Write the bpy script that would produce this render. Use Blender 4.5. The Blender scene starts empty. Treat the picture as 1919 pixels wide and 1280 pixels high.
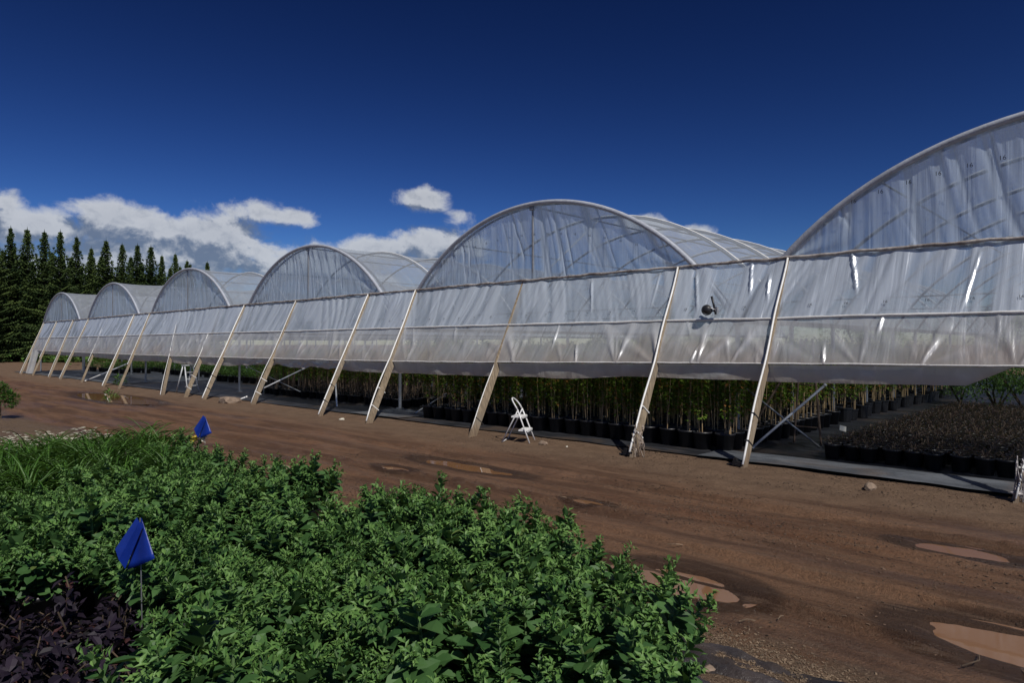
import bpy, math, random
import numpy as np
from mathutils import Vector, Matrix, Euler

random.seed(7)
RNG = np.random.default_rng(7)
scn = bpy.context.scene
COL = scn.collection

# ------------------------------------------------------------------ camera, world, sun, exposure
CAM_H = 1.68
FPX = 1280.0
TH = math.atan(1356.5 / FPX)
CT, ST = math.cos(TH), math.sin(TH)
RZ = math.atan2(-CT, ST)            # rotation of the row frame (x along the row, y away from the road)

cam_d = bpy.data.cameras.new('camera')
cam_d.lens = 24.0
cam_d.sensor_width = 36.0
cam_d.clip_start = 0.05
cam_d.clip_end = 12000
cam = bpy.data.objects.new('camera', cam_d)
COL.objects.link(cam)
cam.location = (0, 0, CAM_H)
cam.rotation_euler = (math.radians(90.27), 0, 0)
scn.camera = cam

SUN_EL = math.radians(50)
SUN_H = Vector((0.47, -0.883)).normalized()
SUN_V = Vector((SUN_H.x * math.cos(SUN_EL), SUN_H.y * math.cos(SUN_EL), math.sin(SUN_EL)))
sun_d = bpy.data.lights.new('sun', 'SUN')
sun_d.energy = 3.9
sun_d.angle = math.radians(0.53)
sun_d.color = (1.0, 0.95, 0.87)
sun = bpy.data.objects.new('sun', sun_d)
COL.objects.link(sun)
sun.rotation_euler = SUN_V.to_track_quat('Z', 'Y').to_euler()

scn.view_settings.view_transform = 'Standard'
scn.view_settings.look = 'None'
scn.view_settings.gamma = 1.0
scn.view_settings.exposure = 0.0
scn.view_settings.use_curve_mapping = False
scn.render.engine = 'CYCLES'
scn.cycles.transparent_max_bounces = 24
scn.cycles.max_bounces = 8
scn.cycles.use_denoising = True

SKY_STRENGTH = 0.1


class NT:
    """small helper round a node tree"""
    def __init__(s, tree):
        s.t = tree
        s.n = tree.nodes
        s.l = tree.links

    def node(s, typ, **kw):
        n = s.n.new(typ)
        for k, v in kw.items():
            if k.startswith('i_'):
                key = k[2:]
                key = int(key) if key.isdigit() else key.replace('_', ' ')
                s.set(n.inputs[key], v)
            else:
                setattr(n, k, v)
        return n

    def set(s, inp, v):
        if isinstance(v, bpy.types.NodeSocket):
            s.l.new(v, inp)
        else:
            if isinstance(v, tuple) and len(v) == 3 and inp.type == 'RGBA':
                v = (*v, 1)
            inp.default_value = v

    def math(s, op, a, b=0.0, c=0.0, clamp=False):
        n = s.n.new('ShaderNodeMath')
        n.operation = op
        n.use_clamp = clamp
        s.set(n.inputs[0], a)
        s.set(n.inputs[1], b)
        s.set(n.inputs[2], c)
        return n.outputs[0]

    def mix(s, f, a, b):
        n = s.n.new('ShaderNodeMix')
        n.data_type = 'RGBA'
        s.set(n.inputs[0], f)
        s.set(n.inputs[6], a)
        s.set(n.inputs[7], b)
        return n.outputs[2]

    def ramp(s, v, lo, hi, a=0.0, b=1.0):
        n = s.n.new('ShaderNodeMapRange')
        n.clamp = True
        n.interpolation_type = 'SMOOTHSTEP'
        s.set(n.inputs[0], v)
        s.set(n.inputs[1], lo)
        s.set(n.inputs[2], hi)
        s.set(n.inputs[3], a)
        s.set(n.inputs[4], b)
        return n.outputs[0]

    def noise(s, vec, scale, detail=4.0, rough=0.55, dist=0.0, col=False):
        n = s.n.new('ShaderNodeTexNoise')
        s.set(n.inputs['Vector'], vec)
        n.inputs['Scale'].default_value = scale
        n.inputs['Detail'].default_value = detail
        n.inputs['Roughness'].default_value = rough
        n.inputs['Distortion'].default_value = dist
        return n.outputs[1 if col else 0]

    def mapping(s, vec, scale=(1, 1, 1), loc=(0, 0, 0), rot=(0, 0, 0)):
        n = s.n.new('ShaderNodeMapping')
        s.l.new(vec, n.inputs[0])
        n.inputs['Scale'].default_value = scale
        n.inputs['Location'].default_value = loc
        n.inputs['Rotation'].default_value = rot
        return n.outputs[0]

    def xyz(s, v):
        n = s.n.new('ShaderNodeSeparateXYZ')
        s.l.new(v, n.inputs[0])
        return n.outputs

    def comb(s, x, y, z):
        n = s.n.new('ShaderNodeCombineXYZ')
        s.set(n.inputs[0], x)
        s.set(n.inputs[1], y)
        s.set(n.inputs[2], z)
        return n.outputs[0]

    def bump(s, height, strength=0.3, dist=0.02):
        n = s.n.new('ShaderNodeBump')
        n.inputs['Strength'].default_value = strength
        n.inputs['Distance'].default_value = dist
        s.l.new(height, n.inputs['Height'])
        return n.outputs[0]


def build_world():
    w = bpy.data.worlds.new('World')
    scn.world = w
    w.use_nodes = True
    w.node_tree.nodes.clear()
    k = NT(w.node_tree)
    out = k.node('ShaderNodeOutputWorld')
    bg = k.node('ShaderNodeBackground')
    bg.inputs[1].default_value = SKY_STRENGTH
    k.l.new(bg.outputs[0], out.inputs[0])
    sky = k.node('ShaderNodeTexSky')
    sky.sky_type = 'NISHITA'
    sky.sun_disc = False
    sky.sun_elevation = SUN_EL
    sky.sun_rotation = math.atan2(SUN_H.x, SUN_H.y)
    sky.altitude = 600
    sky.air_density = 1.0
    sky.dust_density = 0.35
    sky.ozone_density = 3.0
    # the photograph's sky is deep (polarised): steeper response of the same sky
    g = k.node('ShaderNodeGamma')
    k.l.new(sky.outputs[0], g.inputs[0])
    g.inputs[1].default_value = 2.3
    mul = k.node('ShaderNodeVectorMath', operation='MULTIPLY')
    k.l.new(g.outputs[0], mul.inputs[0])
    mul.inputs[1].default_value = (0.041, 0.042, 0.049)
    base = mul.outputs[0]
    tc = k.node('ShaderNodeTexCoord')
    v = tc.outputs['Generated']
    x, y, z = k.xyz(v)
    az = k.math('ARCTAN2', x, y)
    el = k.math('ARCSINE', z)
    # clouds in azimuth / elevation
    def dens(oa, oe):
        a = k.math('ADD', az, oa)
        e = k.math('ADD', el, oe)
        p = k.comb(k.math('MULTIPLY', a, 8.0), k.math('MULTIPLY', e, 10.0), 3.7)
        n1 = k.noise(p, 1.9, 10.0, 0.62, 0.25)
        n2 = k.noise(p, 0.45, 2.0, 0.5)
        total = None
        # px centre x, y, half width, half height, weight
        blobs = [(60, 420, 150, 42, .74), (250, 430, 150, 50, .80), (400, 440, 120, 52, .76), (520, 405, 75, 22, .55), (600, 500, 160, 40, .8),
                 (500, 475, 100, 34, .58), (300, 485, 260, 70, .78), (10, 385, 90, 30, .52), (180, 395, 120, 28, .52), (100, 540, 260, 80, .8), (470, 400, 90, 30, .55), (700, 470, 130, 30, .66), (785, 373, 50, 28, .70), (820, 458, 85, 36, .85), (690, 465, 90, 26, .7), (855, 412, 50, 20, .34), (130, 470, 150, 50, .50),
                 (640, 520, 240, 34, .56), (1212, 420, 52, 20, .62), (1310, 432, 60, 16, .50), (60, 560, 300, 80, .4)]
        for (bx, by, hw, hh, wt) in blobs:
            A = math.atan((bx - 959.5) / FPX)
            E = math.atan((646 - by) / FPX * math.cos(A))
            da = hw / FPX * math.cos(A) ** 2
            de = hh / FPX * math.cos(A)
            u = k.math('DIVIDE', k.math('SUBTRACT', a, A), da)
            q = k.math('DIVIDE', k.math('SUBTRACT', e, E), de)
            r = k.math('ADD', k.math('MULTIPLY', u, u), k.math('MULTIPLY', q, q))
            gsn = k.math('MULTIPLY', k.math('EXPONENT', k.math('MULTIPLY', r, -0.9)), wt)
            total = gsn if total is None else k.math('MAXIMUM', total, gsn)
        # scattered banks low all round, outside the view too
        away = k.ramp(k.math('ABSOLUTE', a), 0.62, 1.1)
        band = k.math('MULTIPLY', k.ramp(e, 0.26, 0.05, 0.0, 0.5), away)
        band = k.math('MULTIPLY', band, k.ramp(n2, 0.40, 0.6))
        total = k.math('MAXIMUM', total, band)
        n = k.math('MULTIPLY', k.math('SUBTRACT', n1, 0.5), 1.35)
        n = k.math('MULTIPLY', n, k.ramp(total, 0.0, 0.22, 0.25, 1.0))
        return k.math('ADD', k.math('SUBTRACT', total, 0.27), n)
    d0 = dens(0.0, 0.0)
    d1 = dens(0.012, 0.022)
    cover = k.ramp(d0, -0.03, 0.30)
    lit = k.ramp(k.math('SUBTRACT', d0, d1), -0.08, 0.24)
    thick = k.ramp(d0, 0.05, 0.55)
    s = 1.0 / SKY_STRENGTH
    shade = (0.125 * s, 0.165 * s, 0.24 * s)
    bright = (0.60 * s, 0.62 * s, 0.65 * s)
    fp_ = k.comb(k.math('MULTIPLY', az, 8.0), k.math('MULTIPLY', el, 10.0), 9.1)
    puff = k.math('SUBTRACT', k.noise(fp_, 5.5, 8.0, 0.62, 0.3), 0.5)
    lit = k.math('ADD', lit, k.math('MULTIPLY', puff, 1.7), clamp=True)
    c = k.mix(lit, shade, bright)
    c = k.mix(k.math('MULTIPLY', thick, 0.25), c, (0.22 * s, 0.25 * s, 0.31 * s))
    col = k.mix(k.math('MULTIPLY', cover, 0.88), base, c)
    k.l.new(col, bg.inputs[0])


build_world()

# ------------------------------------------------------------------ frame helpers
XV, YH = -397.0, 646.0


def ground_pt(px, py, z=0.0):
    Y = (CAM_H - z) * FPX / (py - YH)
    return ((px - 959.5) / FPX * Y, Y)


def to_sd(X, Y):
    return (-X * ST + Y * CT, X * CT + Y * ST)


def sd_at(px, py, z=0.0):
    return to_sd(*ground_pt(px, py, z))


def s_on(px, d):
    Y = d * FPX / (CT * (px - XV))
    return Y / CT - d * ST / CT


def depth_of(s, d):
    return d * ST + s * CT


def z_on(px, py, d):
    Y = d * FPX / (CT * (px - XV))
    return CAM_H + (YH - py) * Y / FPX


def W(s, d, z=0.0):
    return Vector((d * CT - s * ST, d * ST + s * CT, z))


ROT = Matrix.Rotation(RZ, 3, 'Z')


# ------------------------------------------------------------------ numpy noise
def _hash(ix, iy, seed):
    h = (ix.astype(np.int64) * 374761393 + iy.astype(np.int64) * 668265263 + seed * 1274126177) & 0xffffffff
    h = ((h ^ (h >> 13)) * 1103515245) & 0xffffffff
    h = h ^ (h >> 16)
    return (h & 0xffffff) / float(0xffffff)


def vnoise(x, y, seed=0):
    x = np.asarray(x, float)
    y = np.asarray(y, float)
    ix, iy = np.floor(x), np.floor(y)
    fx, fy = x - ix, y - iy
    fx = fx * fx * (3 - 2 * fx)
    fy = fy * fy * (3 - 2 * fy)
    a = _hash(ix, iy, seed)
    b = _hash(ix + 1, iy, seed)
    c = _hash(ix, iy + 1, seed)
    d = _hash(ix + 1, iy + 1, seed)
    return (a + (b - a) * fx) * (1 - fy) + (c + (d - c) * fx) * fy


def fbm(x, y, seed=0, octv=4):
    t, amp, tot = 0, 0.5, 0
    for i in range(octv):
        t = t + amp * vnoise(np.asarray(x) * 2 ** i, np.asarray(y) * 2 ** i, seed + i)
        tot += amp
        amp *= 0.5
    return t / tot - 0.5


# ------------------------------------------------------------------ mesh builder
class MB:
    def __init__(s):
        s.v = []
        s.f = []
        s.m = []
        s.c = []       # per-vertex variation value
        s.cur = 0
        s.val = 0.5

    def add(s, vs, fs):
        o = len(s.v)
        s.v.extend([tuple(p) for p in vs])
        s.c.extend([s.val] * len(vs))
        for f in fs:
            s.f.append(tuple(i + o for i in f))
            s.m.append(s.cur)
        return s

    def box(s, c, size, rot=None, taper=1.0):
        hx, hy, hz = size[0] / 2, size[1] / 2, size[2] / 2
        vs = []
        for z in (-hz, hz):
            t = 1.0 if z < 0 else taper
            for (x, y) in ((-hx, -hy), (hx, -hy), (hx, hy), (-hx, hy)):
                p = Vector((x * t, y * t, z))
                if rot is not None:
                    p = rot @ p
                vs.append(p + Vector(c))
        return s.add(vs, [(3, 2, 1, 0), (4, 5, 6, 7), (0, 1, 5, 4), (1, 2, 6, 5), (2, 3, 7, 6), (3, 0, 4, 7)])

    def tube(s, pts, r, n=8, cap=True, rs=None, flat=1.0):
        pts = [Vector(p) for p in pts]
        vs, fs = [], []
        up = Vector((0.03, 0.02, 1))
        prev = None
        for i, p in enumerate(pts):
            a = pts[max(i - 1, 0)]
            b = pts[min(i + 1, len(pts) - 1)]
            t = (b - a)
            if t.length < 1e-9:
                t = Vector((0, 0, 1))
            t.normalize()
            if prev is None:
                u = up.cross(t)
                if u.length < 1e-3:
                    u = Vector((1, 0, 0)).cross(t)
            else:
                u = prev - t * prev.dot(t)
                if u.length < 1e-6:
                    u = up.cross(t)
            u.normalize()
            prev = u
            w = t.cross(u)
            rr = rs[i] if rs else r
            for k in range(n):
                an = 2 * math.pi * k / n
                vs.append(p + u * (math.cos(an) * rr) + w * (math.sin(an) * rr * flat))
        for i in range(len(pts) - 1):
            for k in range(n):
                k2 = (k + 1) % n
                fs.append((i * n + k, i * n + k2, (i + 1) * n + k2, (i + 1) * n + k))
        if cap:
            fs.append(tuple(range(n - 1, -1, -1)))
            o = (len(pts) - 1) * n
            fs.append(tuple(o + k for k in range(n)))
        return s.add(vs, fs)

    def lathe(s, prof, n=16, c=(0, 0, 0)):
        vs, fs = [], []
        for (r, z) in prof:
            for k in range(n):
                an = 2 * math.pi * k / n
                vs.append((c[0] + r * math.cos(an), c[1] + r * math.sin(an), c[2] + z))
        for i in range(len(prof) - 1):
            for k in range(n):
                k2 = (k + 1) % n
                fs.append((i * n + k, i * n + k2, (i + 1) * n + k2, (i + 1) * n + k))
        return s.add(vs, fs)

    def mesh(s, name, mats, smooth=False):
        me = bpy.data.meshes.new(name)
        me.from_pydata(s.v, [], s.f)
        for m in (mats if isinstance(mats, (list, tuple)) else [mats]):
            me.materials.append(m)
        if any(s.m):
            me.polygons.foreach_set('material_index', s.m)
        if smooth:
            me.polygons.foreach_set('use_smooth', [True] * len(me.polygons))
        at = me.attributes.new('var', 'FLOAT', 'POINT')
        at.data.foreach_set('value', s.c)
        me.update()
        return me


def link(name, me, parent=None, loc=(0, 0, 0), rot=(0, 0, 0), scale=None):
    o = bpy.data.objects.new(name, me)
    COL.objects.link(o)
    o.location = loc
    o.rotation_euler = rot
    if scale:
        o.scale = scale
    if parent is not None:
        o.parent = parent
    return o


def thing(name, label, cat, loc=(0, 0, 0), rz=0.0, group=None, me=None):
    o = link(name, me, None, loc, (0, 0, rz))
    o['label'] = label
    o['category'] = cat
    if group:
        o['group'] = group
    return o


def setting(o, kind='structure'):
    o['kind'] = kind
    return o


def grid_mesh(name, P, mats, smooth=True, uvvar=None, fold=None):
    """P: array (nu, nv, 3)"""
    nu, nv = P.shape[:2]
    me = bpy.data.meshes.new(name)
    verts = P.reshape(-1, 3)
    i = np.arange(nu - 1)[:, None] * nv + np.arange(nv - 1)[None, :]
    quads = np.stack([i, i + nv, i + nv + 1, i + 1], -1).reshape(-1, 4)
    me.vertices.add(len(verts))
    me.vertices.foreach_set('co', verts.astype(np.float32).ravel())
    me.loops.add(quads.size)
    me.loops.foreach_set('vertex_index', quads.ravel().astype(np.int32))
    me.polygons.add(len(quads))
    me.polygons.foreach_set('loop_start', np.arange(0, quads.size, 4, dtype=np.int32))
    me.polygons.foreach_set('loop_total', np.full(len(quads), 4, dtype=np.int32))
    me.polygons.foreach_set('use_smooth', np.full(len(quads), smooth, dtype=bool))
    for m in (mats if isinstance(mats, (list, tuple)) else [mats]):
        me.materials.append(m)
    if uvvar is not None:
        at = me.attributes.new('var', 'FLOAT', 'POINT')
        at.data.foreach_set('value', uvvar.ravel().astype(np.float32))
    if fold is not None:
        at = me.attributes.new('fold', 'FLOAT', 'POINT')
        at.data.foreach_set('value', np.clip(fold, 0, 1).ravel().astype(np.float32))
    me.update(calc_edges=True)
    return me


# ------------------------------------------------------------------ materials
def new_mat(name):
    m = bpy.data.materials.new(name)
    m.use_nodes = True
    m.node_tree.nodes.clear()
    k = NT(m.node_tree)
    out = k.node('ShaderNodeOutputMaterial')
    return m, k, out


def simple_mat(name, col, rough=0.6, metal=0.0, var=0.25, scale=12.0, bump=0.15, spec=0.5, col2=None, stretch=(1, 1, 1)):
    m, k, out = new_mat(name)
    tc = k.node('ShaderNodeTexCoord')
    p = k.mapping(tc.outputs['Object'], stretch)
    n = k.noise(p, scale, 6, 0.6)
    n2 = k.noise(p, scale * 0.2, 3, 0.5)
    f = k.ramp(k.math('ADD', k.math('MULTIPLY', n, 0.6), k.math('MULTIPLY', n2, 0.4)), 0.35, 0.65)
    c2 = col2 if col2 else tuple(max(0, c * (1 - var * 1.6)) for c in col)
    c = k.mix(f, c2, col)
    b = k.node('ShaderNodeBsdfPrincipled')
    k.l.new(c, b.inputs['Base Color'])
    b.inputs['Roughness'].default_value = rough
    b.inputs['Metallic'].default_value = metal
    b.inputs['Specular IOR Level'].default_value = spec
    if bump:
        k.l.new(k.bump(n, bump, 0.01), b.inputs['Normal'])
    k.l.new(b.outputs[0], out.inputs[0])
    return m


def leaf_mat(name, c_dark, c_light, c_odd=None, trans=0.3, rough=0.45, spec=0.4, odd=0.85):
    m, k, out = new_mat(name)
    at = k.node('ShaderNodeAttribute', attribute_name='var')
    oi = k.node('ShaderNodeObjectInfo')
    tc = k.node('ShaderNodeTexCoord')
    n = k.noise(tc.outputs['Object'], 35, 3, 0.6)
    f = k.math('ADD', k.math('MULTIPLY', at.outputs['Fac'], 0.7), k.math('MULTIPLY', oi.outputs['Random'], 0.3))
    f = k.math('ADD', f, k.math('MULTIPLY', k.math('SUBTRACT', n, 0.5), 0.4), clamp=True)
    c = k.mix(f, c_dark, c_light)
    if c_odd:
        c = k.mix(k.ramp(at.outputs['Fac'], odd, odd + 0.05), c, c_odd)
    b = k.node('ShaderNodeBsdfPrincipled')
    k.l.new(c, b.inputs['Base Color'])
    b.inputs['Roughness'].default_value = rough
    b.inputs['Specular IOR Level'].default_value = spec
    t = k.node('ShaderNodeBsdfTranslucent')
    tc2 = k.mix(0.35, c, (0.14, 0.20, 0.02))
    k.l.new(tc2, t.inputs[0])
    ms = k.node('ShaderNodeMixShader')
    ms.inputs[0].default_value = trans
    k.l.new(b.outputs[0], ms.inputs[1])
    k.l.new(t.outputs[0], ms.inputs[2])
    k.l.new(ms.outputs[0], out.inputs[0])
    return m


def film_mat(name, opac, dirt=0.0, pleat=9.0, tint=(0.72, 0.75, 0.80), gloss=0.10, pscale=(1, 1, 0.12), trans=0.45, bump=0.5, strong=1.0, foldk=0.0):
    """thin greenhouse polythene: part clear, part milky, a little sheen, dusty"""
    m, k, out = new_mat(name)
    tc = k.node('ShaderNodeTexCoord')
    p = tc.outputs['Object']
    pp = k.mapping(p, pscale)
    n1 = k.noise(pp, pleat, 3, 0.5, 0.6)
    n2 = k.noise(pp, pleat * 2.7, 4, 0.6, 0.2)
    n3 = k.noise(p, 1.1, 5, 0.6)
    n4 = k.noise(k.mapping(p, (1, 0.3, 0.3)), 4.0, 4, 0.6)
    h = k.math('ADD', k.math('MULTIPLY', n1, 1.0), k.math('MULTIPLY', n2, 0.18))
    h = k.math('ADD', h, k.math('MULTIPLY', n4, 0.12))
    nor = k.bump(h, bump, 0.05)
    cream = k.ramp(n1, 0.52, 0.68)
    c = k.mix(k.math('MULTIPLY', k.ramp(n4, 0.4, 0.7), 0.35), tint, tuple(t * 0.78 for t in tint))
    fac_dirt = 0.0
    if dirt > 0:
        at = k.node('ShaderNodeAttribute', attribute_name='var')
        dd = k.math('MULTIPLY', k.ramp(k.math('ADD', at.outputs['Fac'], k.math('MULTIPLY', k.math('SUBTRACT', n3, 0.5), 1.6)), 0.35, 1.15), dirt)
        c = k.mix(dd, c, (0.42, 0.31, 0.21))
        fac_dirt = k.math('MULTIPLY', dd, 0.25)
    dif = k.node('ShaderNodeBsdfDiffuse')
    k.l.new(c, dif.inputs[0])
    k.l.new(nor, dif.inputs['Normal'])
    tr = k.node('ShaderNodeBsdfTranslucent')
    k.l.new(c, tr.inputs[0])
    k.l.new(nor, tr.inputs['Normal'])
    m1 = k.node('ShaderNodeMixShader')
    m1.inputs[0].default_value = trans
    k.l.new(dif.outputs[0], m1.inputs[1])
    k.l.new(tr.outputs[0], m1.inputs[2])
    gl = k.node('ShaderNodeBsdfGlossy')
    gl.inputs[0].default_value = (0.9, 0.93, 1, 1)
    gl.inputs['Roughness'].default_value = 0.33
    k.l.new(nor, gl.inputs['Normal'])
    m2 = k.node('ShaderNodeMixShader')
    m2.inputs[0].default_value = gloss
    k.l.new(m1.outputs[0], m2.inputs[1])
    k.l.new(gl.outputs[0], m2.inputs[2])
    tp = k.node('ShaderNodeBsdfTransparent')
    tp.inputs[0].default_value = (0.86, 0.90, 0.94, 1)
    op = k.math('ADD', opac, k.math('MULTIPLY', k.math('SUBTRACT', n1, 0.5), 0.55 * strong))
    op = k.math('ADD', op, k.math('MULTIPLY', k.math('SUBTRACT', n4, 0.5), 0.35 * strong))
    op = k.math('ADD', op, k.math('MULTIPLY', cream, 0.08))
    if foldk:
        fa = k.node('ShaderNodeAttribute', attribute_name='fold')
        op = k.math('ADD', op, k.math('MULTIPLY', k.math('SUBTRACT', k.math('POWER', fa.outputs['Fac'], 1.6), 0.2), foldk))
    if dirt > 0:
        op = k.math('ADD', op, fac_dirt)
    op = k.math('MINIMUM', k.math('MAXIMUM', op, 0.15), 0.97)
    m3 = k.node('ShaderNodeMixShader')
    k.l.new(op, m3.inputs[0])
    k.l.new(tp.outputs[0], m3.inputs[1])
    k.l.new(m2.outputs[0], m3.inputs[2])
    k.l.new(m3.outputs[0], out.inputs[0])
    return m


def ground_mat():
    m, k, out = new_mat('dirt')
    tc = k.node('ShaderNodeTexCoord')
    p = tc.outputs['Object']          # row frame: x along the row, y away from the camera
    x, y, z = k.xyz(p)
    pst = k.mapping(p, (0.16, 1.0, 1.0))
    pst2 = k.mapping(p, (0.35, 1.0, 1.0), loc=(4, 1, 0))
    big = k.noise(p, 0.35, 4, 0.6)
    streak = k.noise(pst, 2.6, 6, 0.65, 0.4)
    streak2 = k.noise(pst2, 6.5, 7, 0.75, 0.3)
    mid = k.noise(p, 3.2, 6, 0.65)
    fine = k.noise(p, 45, 5, 0.75)
    grit = k.node('ShaderNodeTexVoronoi', feature='F1')
    k.l.new(p, grit.inputs['Vector'])
    grit.inputs['Scale'].default_value = 38
    wet = (0.100, 0.052, 0.030)
    damp = (0.205, 0.112, 0.064)
    dry = (0.215, 0.145, 0.094)
    c = k.mix(k.ramp(streak, 0.40, 0.60), wet, damp)
    c = k.mix(k.math('MULTIPLY', k.ramp(streak2, 0.45, 0.72), 0.55), c, (0.145, 0.086, 0.054))
    c = k.mix(k.math('MULTIPLY', k.ramp(k.noise(pst, 1.1, 3, 0.5), 0.52, 0.7), 0.45), c, (0.150, 0.066, 0.032))
    # dry margin along the foot of the greenhouse
    yy = k.math('ADD', y, k.math('MULTIPLY', k.math('SUBTRACT', big, 0.5), 1.6))
    yy = k.math('ADD', yy, k.math('MULTIPLY', k.math('SUBTRACT', streak, 0.5), 1.8))
    marg = k.ramp(yy, 7.0, 8.3)
    c = k.mix(k.math('MULTIPLY', marg, 0.85), c, k.mix(k.ramp(mid, 0.35, 0.65), dry, (0.15, 0.10, 0.065)))
    # paler chip-strewn verge by the plant bed
    marg2 = k.ramp(k.math('ADD', k.math('ADD', y, k.math('MULTIPLY', k.math('SUBTRACT', mid, 0.5), 1.0)), k.math('MULTIPLY', k.math('SUBTRACT', big, 0.5), 1.0)), 3.95, 3.5)
    chipn = k.noise(k.mapping(p, (1, 2.2, 1), rot=(0, 0, .5)), 60, 4, 0.8)
    c = k.mix(k.math('MULTIPLY', marg2, 0.85), c, k.mix(k.ramp(chipn, .45, .6), (0.10, 0.068, 0.045), (0.27, 0.20, 0.135)))
    c = k.mix(k.math('MULTIPLY', k.ramp(fine, 0.46, 0.58), 0.45), c, (0.060, 0.035, 0.022))
    c = k.mix(k.math('MULTIPLY', k.ramp(k.noise(p, 17, 4, 0.7), 0.54, 0.64), 0.25), c, (0.20, 0.13, 0.085))
    wa = k.node('ShaderNodeAttribute', attribute_name='fold')
    wetm = k.ramp(k.math('ADD', wa.outputs['Fac'], k.math('MULTIPLY', k.math('SUBTRACT', mid, 0.5), 0.5)), 0.15, 0.6)
    c = k.mix(k.math('MULTIPLY', wetm, 0.8), c, (0.036, 0.019, 0.011))
    st3 = k.noise(k.mapping(p, (0.12, 1, 1)), 16, 4, 0.7, 0.3)
    c = k.mix(k.math('MULTIPLY', k.ramp(st3, 0.52, 0.66), 0.5), c, (0.155, 0.10, 0.066))
    gr = k.math('MULTIPLY', k.ramp(grit.outputs['Distance'], 0.22, 0.12), k.ramp(k.noise(p, 9, 2, 0.5), 0.52, 0.62))
    c = k.mix(k.math('MULTIPLY', gr, 0.35), c, (0.25, 0.18, 0.12))
    b = k.node('ShaderNodeBsdfPrincipled')
    k.l.new(c, b.inputs['Base Color'])
    wetf = k.math('MULTIPLY', k.ramp(k.noise(pst, 1.7, 4, 0.6, 0.3), 0.40, 0.62), k.math('SUBTRACT', 1.0, marg))
    k.l.new(k.math('SUBTRACT', k.ramp(wetf, 0.0, 1.0, 0.92, 0.42), k.math('MULTIPLY', wetm, 0.25)), b.inputs['Roughness'])
    b.inputs['Specular IOR Level'].default_value = 0.22
    hh = k.math('ADD', k.math('MULTIPLY', fine, 0.35), k.math('MULTIPLY', mid, 0.8))
    hh = k.math('ADD', hh, k.math('MULTIPLY', streak2, 0.8))
    hh = k.math('ADD', hh, k.math('MULTIPLY', gr, 0.2))
    fine2 = k.noise(p, 130, 3, 0.7)
    hh = k.math('ADD', hh, k.math('MULTIPLY', fine2, 0.25))
    k.l.new(k.bump(hh, 1.0, 0.05), b.inputs['Normal'])
    k.l.new(b.outputs[0], out.inputs[0])
    return m


def puddle_mat():
    m, k, out = new_mat('muddy_water')
    tc = k.node('ShaderNodeTexCoord')
    n = k.noise(tc.outputs['Object'], 1.5, 3, 0.5)
    c = k.mix(n, (0.175, 0.088, 0.042), (0.215, 0.115, 0.060))
    b = k.node('ShaderNodeBsdfPrincipled')
    k.l.new(c, b.inputs['Base Color'])
    b.inputs['Roughness'].default_value = 0.03
    b.inputs['IOR'].default_value = 1.33
    n2 = k.noise(tc.outputs['Object'], 6, 2, 0.5)
    k.l.new(k.bump(n2, 0.03, 0.01), b.inputs['Normal'])
    k.l.new(b.outputs[0], out.inputs[0])
    return m


def wood_mat(name, col, col2):
    m, k, out = new_mat(name)
    tc = k.node('ShaderNodeTexCoord')
    oi = k.node('ShaderNodeObjectInfo')
    off = k.math('MULTIPLY', oi.outputs['Random'], 13.0)
    p0 = k.node('ShaderNodeVectorMath', operation='ADD')
    k.l.new(tc.outputs['Object'], p0.inputs[0])
    k.l.new(k.comb(off, off, off), p0.inputs[1])
    p = k.mapping(p0.outputs[0], (14, 14, 1.0))
    n = k.noise(p, 2.2, 6, 0.65, 0.3)
    n2 = k.noise(p0.outputs[0], 1.6, 4, 0.6)
    c = k.mix(k.ramp(n, 0.35, 0.68), col2, col)
    c = k.mix(k.math('MULTIPLY', k.ramp(n2, 0.45, 0.7), 0.55), c, (0.20, 0.18, 0.15))
    # mud splashed on the foot
    x, y, z = k.xyz(tc.outputs['Object'])
    mud = k.ramp(k.math('ADD', z, k.math('MULTIPLY', n2, 0.3)), 0.50, 0.12)
    c = k.mix(k.math('MULTIPLY', mud, 0.6), c, (0.12, 0.075, 0.045))
    b = k.node('ShaderNodeBsdfPrincipled')
    k.l.new(c, b.inputs['Base Color'])
    b.inputs['Roughness'].default_value = 0.8
    k.l.new(k.bump(n, 0.5, 0.006), b.inputs['Normal'])
    k.l.new(b.outputs[0], out.inputs[0])
    return m


def cloth_mat(name, c1, c2, rough=0.75, wrink=0.6):
    m, k, out = new_mat(name)
    tc = k.node('ShaderNodeTexCoord')
    p = tc.outputs['Object']
    n = k.noise(k.mapping(p, (0.5, 1, 1)), 2.5, 6, 0.65, 0.6)
    n2 = k.noise(p, 14, 5, 0.7)
    d = k.noise(p, 0.7, 4, 0.6)
    c = k.mix(k.ramp(n, 0.35, 0.68), c1, c2)
    c = k.mix(k.math('MULTIPLY', k.ramp(d, 0.50, 0.68), 0.5), c, (0.11, 0.075, 0.05))
    b = k.node('ShaderNodeBsdfPrincipled')
    k.l.new(c, b.inputs['Base Color'])
    b.inputs['Roughness'].default_value = rough
    h = k.math('ADD', n, k.math('MULTIPLY', n2, 0.3))
    k.l.new(k.bump(h, wrink, 0.05), b.inputs['Normal'])
    k.l.new(b.outputs[0], out.inputs[0])
    return m


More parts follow.
